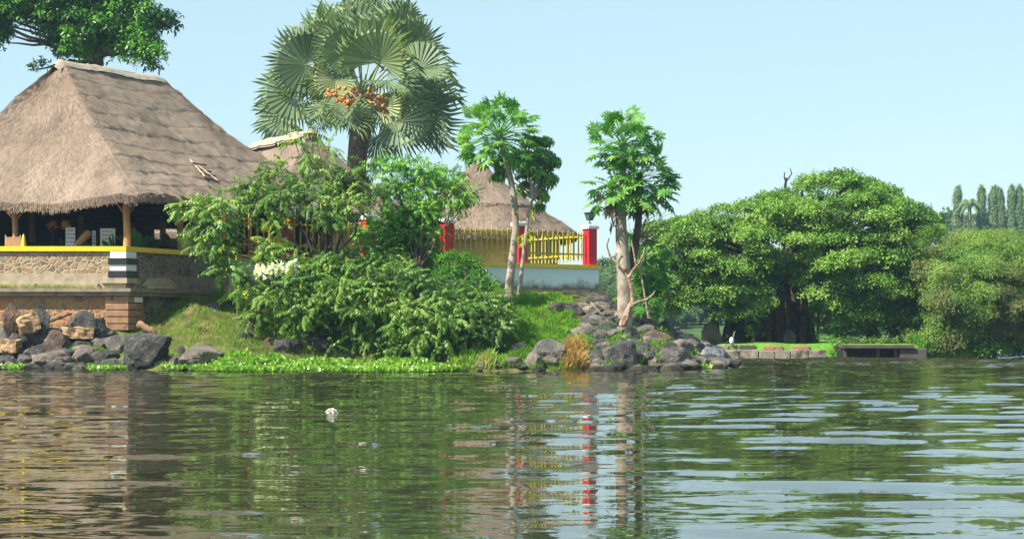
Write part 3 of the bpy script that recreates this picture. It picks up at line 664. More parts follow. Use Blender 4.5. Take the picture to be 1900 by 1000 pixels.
def wall_seg(mb, a, b_, z0, z1, t=0.25, mi=0):
    a = np.array(a); b_ = np.array(b_); d = (b_-a)/np.linalg.norm(b_-a); s_ = np.array([-d[1], d[0]])*t/2
    mb.prism([tuple(a-s_), tuple(b_-s_), tuple(b_+s_), tuple(a+s_)], z0, z1, mi)
# added dark backing for the interior's shade: closed behind left half, low behind right
w0, w1, w2, w3 = RC+UL*14.3+UR*1.2, RC+UL*14.3+UR*13.2, RC+UL*11+UR*13.2, RC+UL*10+UR*13.2
for a, b_, z1 in ((w0, w1-UR*.2, 6.25), (w1+UR*.12, w2+UR*.12, 6.25), (w2+UR*.12-UL*.02, w3+UR*.12, 4.9), (RC+UL*7+UR*13.3, RC+UL*1.5+UR*13.3, 6.2)):
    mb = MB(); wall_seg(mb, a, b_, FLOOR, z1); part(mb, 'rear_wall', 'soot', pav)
mb = MB(); wall_seg(mb, (-25, 79), (-16.8, 75.2), FLOOR, 5.0, 0.9); part(mb, 'bar_counter', 'soot', pav)  # low counter added to darken the rear of the interior

# ---------------------------------------------------------------- terrace under the pavilion
ter = thing('stone_terrace', (K[0], K[1], 1.4), 'tall rubble stone terrace with yellow coping under the large thatched pavilion', 'terrace wall')
DL = np.array([-1.0, 0.0]); NL = np.array([0.0, -1.0]); NR = np.array([DR[1], -DR[0]])
def band(z0, z1, proud, mats, name, depth=0.6, endL=13.0, endR=14.0, startL=0.0, startR=0.0):
    # L-shaped course following both faces of the corner
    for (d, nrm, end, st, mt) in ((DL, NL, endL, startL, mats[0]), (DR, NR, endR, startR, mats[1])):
        o2 = NR if d is DL else NL
        c = K + (NL*proud if d is DL else NR*proud)
        # corner mitre: intersection of the two proud lines
        A_ = np.array([[NL[0], NL[1]], [NR[0], NR[1]]]); cor = np.linalg.solve(A_, np.array([NL@K+proud, NR@K+proud]))
        ci = np.linalg.solve(A_, np.array([NL@K-depth, NR@K-depth]))
        a = cor if st == 0 else K+nrm*proud+d*st; e = K+nrm*proud+d*end; ei = K-nrm*depth+d*end; b2 = ci if st == 0 else K-nrm*depth+d*st
        m_ = MB(); m_.prism([tuple(a), tuple(e), tuple(ei), tuple(b2)], z0, z1); part(m_, name, mt, ter)
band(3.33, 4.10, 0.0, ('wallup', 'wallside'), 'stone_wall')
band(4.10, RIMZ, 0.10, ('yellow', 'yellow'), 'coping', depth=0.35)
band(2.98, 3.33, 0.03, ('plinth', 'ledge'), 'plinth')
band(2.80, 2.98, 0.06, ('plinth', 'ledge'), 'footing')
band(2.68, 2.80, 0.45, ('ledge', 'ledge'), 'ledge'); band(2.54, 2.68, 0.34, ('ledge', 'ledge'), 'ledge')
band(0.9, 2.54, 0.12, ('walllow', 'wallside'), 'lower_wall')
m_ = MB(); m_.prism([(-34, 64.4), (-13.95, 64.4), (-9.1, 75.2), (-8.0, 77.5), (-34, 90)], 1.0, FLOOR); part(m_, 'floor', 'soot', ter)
def corner_poly(proud, la, lb, back=0.25):
    A_ = np.array([NL, NR]); cor = np.linalg.solve(A_, np.array([NL@K+proud, NR@K+proud])); ci = np.linalg.solve(A_, np.array([NL@K-back, NR@K-back]))
    return [tuple(cor), tuple(K+NR*proud+DR*lb), tuple(K-NR*back+DR*lb), tuple(ci), tuple(K-NL*back+DL*la), tuple(K+NL*proud+DL*la)]
zz = [4.09, 3.86, 3.64, 3.42, 3.17]
pl = None
for i in range(4):
    m_ = MB(); m_.prism(corner_poly(0.09 if i % 2 == 0 else 0.13, 0.50 if i % 2 == 0 else 0.56, 0.55 if i % 2 == 0 else 0.63), zz[i+1], zz[i]-0.004)
    part(m_, 'pillar_block', 'white' if i % 2 == 0 else 'black', ter)
m_ = MB(); m_.prism(corner_poly(0.16, 0.8, 0.7), 2.985, 3.165); part(m_, 'pillar_base', 'plinth', ter)
for i, z in enumerate(np.linspace(2.52, 1.32, 6)[:-1]):
    m_ = MB(); m_.prism(corner_poly(0.26, 0.62, 0.72), z-0.205, z); part(m_, 'lower_pillar_block', 'rustblock', ter)
m_ = MB(); m_.prism(corner_poly(0.20, 0.55, 0.66), 1.2, 2.53); part(m_, 'lower_pillar_core', 'black', ter)
a = K+NR*0.265+DR*0.18; b_ = K+NR*0.265+DR*0.66
m_ = MB(); wall_seg(m_, a, b_, 2.325, 2.50, 0.02); part(m_, 'white_patch', 'white', ter)
for k in (0.9, 3.1, 4.9, 6.7, 8.6):   # drain holes
    m_ = MB(); m_.box((K[0]-k, K[1]-0.075, 2.89), (0.07, 0.05, 0.14)); part(m_, 'drain_hole', 'black', ter)
mb = MB(); mb.prism([tuple(K+NR*0.05+DR*0.95), tuple(K+NR*0.5+DR*1.2), tuple(K+NR*0.5+DR*2.3), tuple(K+NR*0.05+DR*2.7)], 2.82, 2.9)
V = [(*(K+NR*0.06+DR*t), z) for t, z in ((0.85, 2.90), (2.8, 2.90), (2.35, 3.22), (1.25, 3.22))]+[(*(K+NR*0.3+DR*t), z) for t, z in ((0.85, 2.90), (2.8, 2.90), (2.35, 3.18), (1.25, 3.18))]
mb.add(V, [(0,1,2,3),(7,6,5,4),(0,4,5,1),(1,5,6,2),(2,6,7,3),(3,7,4,0)]); part(mb, 'buttress', 'plinth', ter)

# ---------------------------------------------------------------- the other two thatched buildings
hut2 = thing('thatched_hut', (-10.5, 95, 3.0), 'thatched hip-roofed building between the large pavilion and the fan palm', 'hut')
HU = np.array([-0.51, 0.86]); HV = np.array([0.86, 0.51]); N2 = np.array([-10.1, 92.0]); F2 = N2+HU*7.0
C2 = N2-HU*4.3+HV*5.0
thatch_roof('roof', hut2, rounded_rect(C2, -HV, HU, 10.0, 15.6, 0.6, 420), hip_ridge(N2, F2, 10.0, 15.6), 6.5, 11.35, 7, nv=80, sag=0.08, amp=0.06, blades=16000, fringe=2500, mat='thatch2', seed=5, course_fn=lambda i, n: 0.3)
ridge_cap(hut2, N2, F2, 11.4, 0.6)
m_ = MB(); c = C2-HV*1.0+HU*1.0
m_.prism([tuple(c), tuple(c-HV*8), tuple(c-HV*8+HU*13.6), tuple(c+HU*13.6)], 2.5, 6.7); part(m_, 'wall', 'beige', hut2)

HX = (887-950)/F*84; hut3 = thing('round_hut', (HX, 84, 3.0), 'small beige hut with a pointed thatched roof behind the yellow picket fence', 'hut')
hex_a = [R(a) for a in (-62, -2, 58, 118, 178, 238)]; hexp = [np.array([HX, 84.0])+4.75*np.array([math.cos(a), math.sin(a)]) for a in hex_a]
loop = []; n6 = 70
for i in range(6):
    for q in np.linspace(0, 1, n6, endpoint=False):
        p = hexp[i]*(1-q)+hexp[(i+1) % 6]*q; v = p-np.array([HX, 84.0]); r_ = np.linalg.norm(v); loop.append(np.array([HX, 84.0])+v/r_*(r_*0.55+4.45*0.45))
def hutcourse(i, n): return 0.35
V3_ = thatch_roof('roof', hut3, loop, lambda i, n: np.array([HX, 84.0]), 5.72, 8.75, 6, nv=90, sag=0.02, amp=0.09, blades=22000, fringe=6000, mat='thatch2', seed=8, course_fn=hutcourse, bl=0.38)
# upper tier of thatch laid over the top, ragged lower edge
loop2 = [np.array([HX, 84.0])+(np.array(p)-np.array([HX, 84.0]))*0.60 for p in loop]
thatch_roof('upper_roof', hut3, loop2, lambda i, n: np.array([HX, 84.0]), 6.98, 9.12, 3, nv=50, sag=0.02, amp=0.06, blades=9000, fringe=3500, mat='thatch', seed=9, thick=0.18, course_fn=lambda i, n: 0.2)
m_ = MB(); m_.prism([tuple(np.array([HX, 84.0])+3.65*np.array([math.cos(a), math.sin(a)])) for a in np.linspace(0, 2*np.pi, 24, endpoint=False)], 2.4, 6.2); part(m_, 'wall', 'beige', hut3)

# ---------------------------------------------------------------- fence on its pale blue wall
FZ = 4.0
def fpt(px):
    y = np.interp(px, [455, 555, 843, 972, 1104], [475, 478, 486, 489.5, 492.7]); D = (FZ-HC)*F/(YH-y); return np.array([(px-950)/F*D, D])
FP0 = fpt(300); FP1 = fpt(1104); FD = (fpt(1104)-fpt(555)); FD /= np.linalg.norm(FD); FN = np.array([FD[1], -FD[0]])
E = fpt(1104); start = E-FD*16.5
fence = thing('boundary_fence', (E[0], E[1], 3.0), 'yellow picket fence with red pillars on a pale blue wall', 'fence')
fa = math.atan2(FD[1], FD[0])
mb = MB(); wall_seg(mb, start, E, 3.0, FZ-0.15, 0.5); BD = np.array([-FD[1], FD[0]])
wall_seg(mb, E-FD*0.25+BD*0.25, E-FD*0.25+BD*9, 3.0, FZ-0.15, 0.5); o = part(mb, 'wall', 'blue', fence)
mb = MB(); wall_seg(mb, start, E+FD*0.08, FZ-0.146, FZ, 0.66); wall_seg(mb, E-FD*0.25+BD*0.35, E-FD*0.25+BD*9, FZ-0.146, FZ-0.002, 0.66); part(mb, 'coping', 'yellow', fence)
mb = MB(); wall_seg(mb, start, E+FD*0.1, 2.62, 2.99, 1.0); wall_seg(mb, E-FD*3.5+FN*0.3, E+FD*1.0+FN*0.35, 2.45, 2.80, 0.9); part(mb, 'footing', 'ledge', fence)
pil = [E-FD*(0.27+3.52*i) for i in range(5)]+[E-FD*(0.27+3.52*4+2.3)]
for i, c in enumerate(pil):
    m_ = MB(); m_.box((c[0], c[1], FZ+0.74), (0.42, 0.42, 1.48), fa, bev=0.012); pp = part(m_, 'pillar', 'red', fence)
    m_ = MB(); m_.box((c[0], c[1], FZ+1.55), (0.56, 0.56, 0.15), fa, bev=0.03); m_.box((c[0], c[1], FZ+1.655), (0.44, 0.44, 0.06), fa, bev=0.02); part(m_, 'cap', 'white', pp)
def picket_mesh(c, z0=0.16, z1=1.38):
    w_ = 0.027; d_ = 0.015; v = []
    for y in (-d_, d_): v += [(-w_, y, z0+0.05), (0, y, z0), (w_, y, z0+0.05), (w_, y, z1-0.13), (w_*1.35, y, z1-0.11), (0, y, z1), (-w_*1.35, y, z1-0.11), (-w_, y, z1-0.13)]
    v = np.array(v); cz, sz = math.cos(c[2]), math.sin(c[2]); v = np.stack([v[:,0]*cz-v[:,1]*sz+c[0], v[:,0]*sz+v[:,1]*cz+c[1], v[:,2]+FZ], 1)
    f = [tuple(range(8))[::-1], tuple(range(8, 16))]+[(i, (i+1) % 8, 8+(i+1) % 8, 8+i) for i in range(8)]
    m_ = MB(); m_.add(v, [q[::-1] for q in f]); return m_
def panel(a, b_, ang):
    d = (b_-a)/np.linalg.norm(b_-a); L = np.linalg.norm(b_-a); m_ = MB(); a1, b1 = a+d*0.2, b_-d*0.2
    for z in (0.43, 1.20): m_.prism([tuple(a1+BDp*0.025) for BDp in ()] or [tuple(a1-np.array([-d[1], d[0]])*0.005), tuple(b1-np.array([-d[1], d[0]])*0.005), tuple(b1+np.array([-d[1], d[0]])*0.05), tuple(a1+np.array([-d[1], d[0]])*0.05)], FZ+z-0.035, FZ+z+0.035)
    rl = part(m_, 'rail', 'picket', fence); n = int((L-0.4)/0.245)
    for i in range(n):
        c = a+d*(0.2+(L-0.4)*(i+0.6)/(n+0.2))-np.array([-d[1], d[0]])*0.026
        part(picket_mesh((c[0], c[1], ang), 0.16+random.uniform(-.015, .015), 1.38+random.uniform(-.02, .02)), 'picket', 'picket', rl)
for i in range(5): panel(pil[i+1], pil[i], fa)
q0 = E-FD*0.27; panel(q0, q0+BD*4.4, fa+math.pi/2)
# lantern on the end pillar
c = pil[0]; lz = FZ+1.70
lan = thing('lantern', (c[0], c[1], lz), 'small black lantern on the right-hand end pillar of the fence', 'lamp')
m_ = MB(); m_.tube([(c[0], c[1], lz-0.02), (c[0], c[1], lz+0.14)], 0.02, 8); m_.box((c[0], c[1], lz+0.015), (0.12, 0.12, 0.03), fa)
m_.box((c[0], c[1], lz+0.44), (0.36, 0.36, 0.03), fa); m_.box((c[0], c[1], lz+0.145), (0.2, 0.2, 0.02), fa)
for sx in (-1, 1):
    for sy in (-1, 1):
        e = FD*sx; g = BD*sy; m_.tube([(*(c+e*0.09+g*0.09), lz+0.15), (*(c+e*0.15+g*0.15), lz+0.43)], 0.012, 6)
part(m_, 'frame', 'metal', lan)
m_ = MB(); q = [c+FD*s*0.085+BD*t*0.085 for s, t in ((-1,-1),(1,-1),(1,1),(-1,1))]; q2 = [c+FD*s*0.142+BD*t*0.142 for s, t in ((-1,-1),(1,-1),(1,1),(-1,1))]
m_.add([(*p, lz+0.155) for p in q]+[(*p, lz+0.425) for p in q2], [(0,1,5,4),(1,2,6,5),(2,3,7,6),(3,0,4,7),(3,2,1,0),(4,5,6,7)]); part(m_, 'glass', 'lglass', lan)

# @@PART2@@
# ---------------------------------------------------------------- boulders
def rock_mesh(w_, d_, h_, seed, sub=4, facets=13):
    V, Fc = ICO(sub); r = np.random.default_rng(seed); n = r.normal(size=(facets, 3)); n /= np.linalg.norm(n, axis=1, keepdims=True)
    off = r.uniform(0.48, 0.85, facets); dots = V @ n.T
    rad = np.min(np.where(dots > 0.05, off/np.maximum(dots, 0.05), 9), axis=1); rad = np.minimum(rad, 1.15)
    nz = np.array([mnoise.fractal((v[0]*1.7+seed*3.1, v[1]*1.7, v[2]*1.7), 0.9, 2.0, 5) for v in V]); hf = np.array([abs(mnoise.noise((v[0]*5+seed, v[1]*5, v[2]*5))) for v in V]); rad = rad*(1+0.07*nz-0.10*hf)
    V = V*rad[:, None]; lo, hi = V.min(0), V.max(0); V = (V-(lo+hi)/2)/(hi-lo); V[:, 2] += 0.5
    return V*np.array([w_, d_, h_]), Fc
ROCKS = [
 # px0, px1, py_top, py_bottom, material, label
 (6,51,560,604,'rrust','dark brown rounded boulder against the terrace wall, highest at far left'),
 (49,97,571,613,'rdark','slate grey boulder behind the tilted cut-stone block'),
 (125,178,576,614,'rdark','slate grey boulder below the lower terrace wall, nearest the corner pillar'),
 (160,199,588,617,'rdark','dark sloping boulder touching the foot of the terrace corner pillar'),
 (-6,42,596,634,'rgrey','wide grey slab running out of the left edge'),
 (37,100,609,650,'rdark','broad charcoal boulder in the middle of the left rock pile'),
 (74,137,611,662,'rrust','charcoal boulder with a rust orange face in the left rock pile'),
 (59,135,650,689,'rtan','brown boulder with a pale streak at the waterline on the left'),
 (134,179,648,683,'rtan','flat-topped reddish brown boulder beside the white-streaked one'),
 (137,172,632,655,'rdark','low dark slab above the reddish brown flat-topped boulder'),
 (229,321,617,690,'rdark','largest boulder on the bank, black beneath, overhanging the water'),
 (192,236,619,658,'rgrey','earth covered boulder tucked left of the largest boulder'),
 (336,412,636,688,'rtan','large tan boulder at the left end of the hyacinth mat'),
 (308,340,660,683,'rgrey','small grey-brown rock between the largest boulder and the large tan one'),
 (328,345,641,661,'rdark','small dark stone peeping over the left shoulder of the large tan boulder'),
 (187,217,674,688,'rtan','flat brown stone in the water left of the largest boulder'),
 (-6,28,670,688,'rtan','flat tan rock at the waterline touching the left edge'),
 (30,62,656,679,'rtan','brown rock left of the white-streaked boulder'),
 (104,131,600,613,'rdark','flat dark stone wedged in front of the rusty lower wall'),
 (380,411,559,581,'rgrey','upper half-buried grey rock on the sunny grass slope'),
 (420,444,553,571,'rdark','dark stone highest on the grass slope by the spreading tree'),
 (362,384,604,617,'rrust','small brown stone in the middle of the grass slope'),
 (452,488,587,616,'rdark','dark boulder at the left foot of the spreading tree'),
 (440,479,612,631,'rdark','dark rock directly below the one at the spreading tree\'s left foot'),
 (485,517,624,641,'rrust','brown rock on the slope above the left part of the hyacinth mat'),
 (508,561,628,661,'rdark','rough dark boulder behind the hyacinth mat'),
 (576,634,622,661,'rdark','black shaded boulder below the trunk of the spreading tree'),
 (468,498,656,669,'rtan','small tan rock behind the left end of the hyacinth mat'),
 (813,849,679,690,'rgrey','flat grey stone in the water at the right end of the hyacinth mat'),
 (874,935,590,643,'rdark','big black boulder in deep shade under the right end of the bushes'),
 (1021,1078,559,588,'rdark','blue-black boulder below the corner of the pale blue wall'),
 (1080,1111,576,600,'rgrey','rounded lichen spotted boulder left of the dead branch'),
 (1102,1124,582,606,'rdark','dark stone squeezed between the lichen spotted boulder and the papaya'),
 (1062,1105,598,632,'rtan','smooth tan boulder at the top of the lush grass'),
 (1095,1135,610,638,'rgrey','grey boulder left of the foot of the thick papaya trunk'),
 (950,978,634,660,'rdark','dark rock in grass shade above the waterline pile'),
 (992,1043,627,678,'rgrey','large rounded grey boulder below the lush grass'),
 (912,958,640,667,'rdark','dark boulder behind the pale stones below the bushes'),
 (972,1006,652,687,'rtan','upright tan stone with a whitened edge at the waterline'),
 (1000,1046,658,687,'rtan','pale sloping slab running down into the water'),
 (936,976,662,689,'rgrey','mottled grey rock at the waterline left of the upright tan stone'),
 (886,930,669,688,'rtan','low tan rock at the waterline below the grass tuft'),
 (1084,1112,655,677,'rgrey','brown-grey rock right of the dry orange grass'),
 (990,1026,586,600,'rrust','low reddish outcrop in the middle of the lush grass'),
 (1105,1137,672,688,'rgrey','small grey rock in the water right of the dry orange grass'),
 (1117,1178,630,686,'rdark','massive dark boulder at the water below the thick papaya'),
 (1153,1188,605,643,'rdark','dark angular rock just right of the papaya foot'),
 (1178,1206,640,662,'rdark','dark block above the square tan block'),
 (1188,1222,660,686,'rtan','square tan block at the waterline'),
 (1215,1286,642,685,'rgrey','long grey slab dipping right into the water'),
 (1190,1244,612,640,'rrust','flat red-brown slab on top of the rocky point'),
 (1214,1250,592,630,'rdark','tall pointed dark rock on the crest of the point'),
 (1231,1261,633,660,'rdark','black leaning rock in the middle of the point'),
 (1172,1216,590,616,'rrust','brown boulder on the crest behind the papaya foot'),
 (1176,1206,566,594,'rgrey','topmost grey rock behind the papaya trunk'),
 (1248,1286,628,666,'rtan','tan boulder beside the black leaning rock'),
 (1268,1316,628,668,'rgrey','smooth blue-grey boulder near the tip of the point'),
 (1302,1348,642,676,'rblue','boulder splashed white and pale blue at the tip of the point'),
 (1336,1373,664,684,'rdark','last dark rock at the tip of the point'),
 (1310,1344,671,686,'rgrey','low grey rock at the water below the white-splashed boulder'),
 (1170,1190,674,688,'rdark','small dark stone between the massive dark boulder and the tan block'),
 (1128,1158,556,578,'rdark','dark rock on the crest left of the papaya trunk'),
 (1058,1080,560,582,'rdark','dark stone right under the footing of the pale blue wall'),
 (1284,1312,660,686,'rtan','low brown rock among dry weeds near the tip of the point'),
]
for i, (x0, x1, y0, y1, mt, lab) in enumerate(ROCKS):
    D = ground_D((x0+x1)/2, min(y1, 688)-3); D = min(D, 63.0) if x1 < 230 else D; k = D/F; wm = (x1-x0)*k*(1.2 if x0 > 860 else 1.04); hm = (y1-y0)*k
    dm = wm*random.uniform(0.7, 0.95); c = P((x0+x1)/2, y1, D+dm*0.35)
    bot = HC-(y1-YH)*k; top = HC-(y0-YH)*k; g = float(bankZ(c[0], c[1])); bz = min(bot, g, -0.02 if y1 > 683 else 9)-0.12
    V, Fc = rock_mesh(wm, dm, top-bz, 100+i, 4 if wm > 0.55 else 3, 8+i % 7)
    mb = MB(); mb.add(V+np.array([c[0], c[1], bz]), Fc, smooth=False)
    o = mb.build('boulder', mt, None, (c[0], c[1], bz)); o.name = 'boulder'; tag(o, lab, 'boulder', 'boulders along the waterside')
# cobbles and rubble filling the gaps between boulders: nobody could count them
mb = MB(); Vc, Fcc = ICO(2)
k = 0
while k < 760:
    px = random.uniform(-20, 1340); D = random.uniform(59, 73)
    if not (px < 430 or px > 860): continue
    p = P(px, 600, D); d = D-float(shoreY(p[0])); z = float(bankZ(p[0], D))
    lim = 3.4 if px < 220 else (0.9 if px < 430 else (1.0 if px < 1080 else 9))
    if d < -0.3 or d > lim or z < -0.15: continue
    s = random.uniform(0.05, 0.17) if 220 < px < 1080 else random.uniform(0.08, 0.34)
    if px < 220 and D > 63.5: continue
    n = rng.normal(size=(7, 3)); n /= np.linalg.norm(n, axis=1, keepdims=True); rad = np.minimum(np.min(np.where(Vc@n.T > 0.1, 0.75/np.maximum(Vc@n.T, .1), 9), axis=1), 1.1)
    mb.add(Vc*rad[:, None]*np.array([s*1.2, s, s*0.7])+np.array([p[0], D, z+s*0.2]), Fcc, mi=random.choice((0, 1, 1, 1, 2))); k += 1
o = mb.build('rubble', ['rgrey', 'rdark', 'rtan']); tag(o, 'small broken stones between the boulders along the waterside', 'rubble', kind='stuff')

def cut_block(px0, px1, y0, y1, lab, rot, tilt=0.0, depth=0.6, mat='block', name='stone_block'):
    D = min(ground_D((px0+px1)/2, y1-2), 62.7); k = D/F; c = P((px0+px1)/2, y1, D+0.2); wm, hm = (px1-px0)*k, (y1-y0)*k
    bm = bmesh.new(); bmesh.ops.create_cube(bm, size=1)
    for v in bm.verts: v.co = Vector((v.co.x*wm, v.co.y*depth, v.co.z*hm))
    bmesh.ops.subdivide_edges(bm, edges=bm.edges[:], cuts=5, use_grid_fill=True)
    for v in bm.verts: v.co += v.co.normalized()*(0.11*mnoise.fractal(v.co*4+Vector((px0, 0, 0)), 1, 2, 4))*min(1, hm*3)
    V = np.array([v.co[:] for v in bm.verts]); bm.verts.index_update(); Fc = [tuple(x.index for x in f.verts) for f in bm.faces]; bm.free()
    ct, st = math.cos(tilt), math.sin(tilt); V = np.stack([V[:,0]*ct-V[:,2]*st, V[:,1], V[:,0]*st+V[:,2]*ct], 1)
    cz, sz = math.cos(rot), math.sin(rot); V = np.stack([V[:,0]*cz-V[:,1]*sz, V[:,0]*sz+V[:,1]*cz, V[:,2]], 1)
    mb = MB(); mb.add(V+np.array([c[0], c[1], c[2]+hm*0.5]), Fc); o = mb.build(name, mat, None, tuple(c)); return tag(o, lab, 'stone block', 'cut blocks lying among the boulders')
cut_block(34, 72, 586, 616, 'broken orange cut-stone block leaning on the slate grey boulder', 0.3, 0.35)
cut_block(-4, 36, 630, 654, 'cream cut-stone block lying at the left edge', -0.1, -0.05)
cut_block(118, 174, 607, 628, 'flat sawn stone block with orange top in front of the slate boulder', 0.15, -0.03, 0.5)
# log and pipe on the bank
def dressed(name, mb, mat, lab, cat): o = mb.build(name, mat); return tag(o, lab, cat)
D = ground_D(270, 618)-0.1; a, b_ = P(255, 600, D), P(287, 617, D); mb = MB(); q = np.linspace(0, 1, 9)[:, None]
mb.tube(a*(1-q)+b_*q, [0.10, 0.13, 0.13, 0.12, 0.14, 0.12, 0.13, 0.12, 0.09], 9, jag=0.18); dressed('broken_log', mb, 'rustblock', 'short pinkish log lying on the grass behind the largest boulder', 'log')
D = 62.6; mb = MB(); mb.tube([P(90, 598, D), P(133, 582, D+0.4)], 0.03, 8); mb.tube([P(110, 590.5, D+.19), P(114, 589, D+.23)], 0.05, 8); dressed('metal_pipe', mb, 'metal', 'thin grey pipe slanting in front of the rusty lower wall', 'pipe')

# ---------------------------------------------------------------- ground cover
def blade_T(): return (np.array([[-0.5, 0, 0], [0.5, 0, 0], [0.18, 0.65, 0.06], [-0.0, 1, 0.22]]), np.array([[0, 1, 2, 3]]))
def grass(name, mat, lab, n, region, hgt, wid=0.012, lean=0.35, dry=None):
    mb = MB(); T = blade_T(); pts = []
    while len(pts) < n:
        m_ = 8000; px = rng.uniform(region[0], region[1], m_); D = rng.uniform(region[2], region[3], m_); X = (px-950)/F*D
        z = bankZ(X, D); py = YH+(HC-z)/D*F; ok = (z > 0.02)&np.array([region[4](a, b_, c) for a, b_, c in zip(px, py, D)])
        pts += list(np.stack([X[ok], D[ok], z[ok]-0.01], 1))
    t = np.array(pts[:n]); d = rng.normal(0, lean, (n, 3)); d[:, 2] = 1
    Rm = frames(d, rdir(n)); cl = np.array([mnoise.noise((a*0.9, b_*0.9, 2)) for a, b_ in t[:, :2]])
    c2 = np.array([mnoise.noise((a*3.1, b_*3.1, 5)) for a, b_ in t[:, :2]]); hh = hgt*rng.uniform(0.4, 1.3, n)*np.clip(1+0.9*cl+0.9*c2, .25, 2.4); Rm[:, :, 0] *= wid; Rm[:, :, 1] *= hh[:, None]; Rm[:, :, 2] *= hh[:, None]
    r = np.clip(0.42+0.6*cl-0.5*c2+rng.normal(0, 0.2, n), 0, 1); keep = c2-0.5*cl > -0.28; Rm, t, r = Rm[keep], t[keep], r[keep]; mb.scatter(T, Rm, t, r)
    o = mb.build(name, mat); return tag(o, lab, 'grass', kind='stuff')
grass('grass', 'grass', 'short yellow-green grass on the slope beside the terrace', 90000, (170, 960, 60, 76, lambda a, b_, c: (b_ > 525) and (a > 470 or b_ > 620-(a-230)*0.42 or a > 250)), 0.13, 0.012)
grass('lush_grass', 'lush', 'long bright green grass on the bank below the pale blue wall', 60000, (925, 1150, 59.5, 72, lambda a, b_, c: b_ < 690 and b_ > 552 and not (a > 1060 and b_ < 600)), 0.19, 0.012)
grass('dry_grass', 'dry', 'dry orange grass hanging over the waterline rocks', 3500, (1046, 1086, 59.8, 62, lambda a, b_, c: b_ > 640), 0.34, 0.014, 0.5)
grass('reed_tuft', 'grass', 'olive reeds at the water beside the right end of the hyacinth', 5000, (840, 915, 59.2, 62.2, lambda a, b_, c: b_ > 640), 0.26, 0.016, 0.25)
grass('weeds', 'lush', 'patches of green weeds among the rocks of the point', 15000, (1130, 1300, 60, 69, lambda a, b_, c: mnoise.noise((a*0.045, b_*0.07, 3)) > 0.08), 0.24, 0.013)
grass('weeds', 'lush', 'green weeds between the boulders at the left shore', 9000, (-10, 230, 60.2, 63.4, lambda a, b_, c: mnoise.noise((a*0.03, b_*0.05, 1)) > 0.22), 0.16, 0.014)
# tufts on the terrace ledge
mb = MB(); T = blade_T(); n = 2600; X = K[0]-np.concatenate([rng.normal(6.6, .4, 700), rng.normal(4.6, .5, 900), rng.normal(2.3, .9, 700), rng.uniform(0.5, 9, 300)]); t = np.stack([X, rng.uniform(63.6, 63.9, n), np.full(n, 2.79)], 1)
d = rng.normal(0, .4, (n, 3)); d[:, 2] = 1; Rm = frames(d, rdir(n)); hh = rng.uniform(0.05, 0.2, n); Rm[:, :, 0] *= 0.012; Rm[:, :, 1] *= hh[:, None]; Rm[:, :, 2] *= hh[:, None]
mb.scatter(T, Rm, t); tag(mb.build('ledge_grass', 'grass'), 'thin tufts of grass growing along the terrace ledge', 'grass', kind='stuff')
# water hyacinth
def spoon():
    V = [(0, 0, 0), (0.012, 0.0, 0), (0.012, 0.5, 0.0), (-0.012, 0.5, 0.0)]; F_ = [(0, 1, 2, 3)]
    ring = [(0, 0.48, 0), (0.16, 0.56, 0.05), (0.22, 0.74, 0.08), (0.14, 0.93, 0.06), (0, 1.0, 0.02), (-0.14, 0.93, 0.06), (-0.22, 0.74, 0.08), (-0.16, 0.56, 0.05)]
    V += ring; b_ = 4; F_ += [(b_, b_+1, b_+2, b_+7), (b_+7, b_+2, b_+3, b_+6), (b_+6, b_+3, b_+4, b_+5)]
    F_[1] = (b_, b_+1, b_+2, b_+7); F_[2] = (b_+7, b_+2, b_+3, b_+6); F_[3] = (b_+6, b_+3, b_+4, b_+5)
    return np.array(V), np.array([F_[0], (b_, b_+1, b_+2, b_+7), (b_+7, b_+2, b_+3, b_+6), (b_+6, b_+3, b_+4, b_+5)])
def hyacinth(name, lab, spans, n):
    mb = MB(); S = spoon(); ts = []
    while len(ts) < n:
        px = random.uniform(spans[0], spans[1]); u = random.random(); e = min(px-spans[0], spans[1]-px); wdt = min(1, e/70)
        D = float(shoreY((px-950)/F*60))-1.35*wdt*spans[2]+u*2.4*wdt*spans[2]+0.15; X = (px-950)/F*D
        ts.append((X, D, max(0.0, float(bankZ(X, D)))-0.03))
    t = np.array(ts); d = rng.normal(0, .45, (n, 3)); d[:, 2] = 1; hh = rng.uniform(0.13, 0.27, n)
    # blades turn their faces to all sides
    Rm = frames(d, rdir(n)*[1, 1, .3])*hh[:, None, None]
    mb.scatter(S, Rm, t, np.clip(rng.normal(.5, .28, n), 0, 1)); return tag(mb.build(name, 'hya'), lab, 'water plants', kind='stuff')
hyacinth('water_hyacinth', 'bright green mat of water hyacinth along the waterline', (355, 850, 1.0), 9000)
hyacinth('water_hyacinth', 'small scattered hyacinth leaves between the boulders at far left', (-10, 66, 0.5), 350)
hyacinth('water_hyacinth', 'small hyacinth patch at the water left of the largest boulder', (128, 240, 0.5), 500)
hyacinth('water_hyacinth', 'tiny hyacinth patch between the largest and the large tan boulder', (300, 345, 0.5), 200)
hyacinth('water_hyacinth', 'tiny hyacinth patch below the massive dark boulder', (1108, 1136, 0.5), 120)
hyacinth('water_hyacinth', 'tiny hyacinth patch near the tip of the rocky point', (1298, 1318, 0.6), 70)

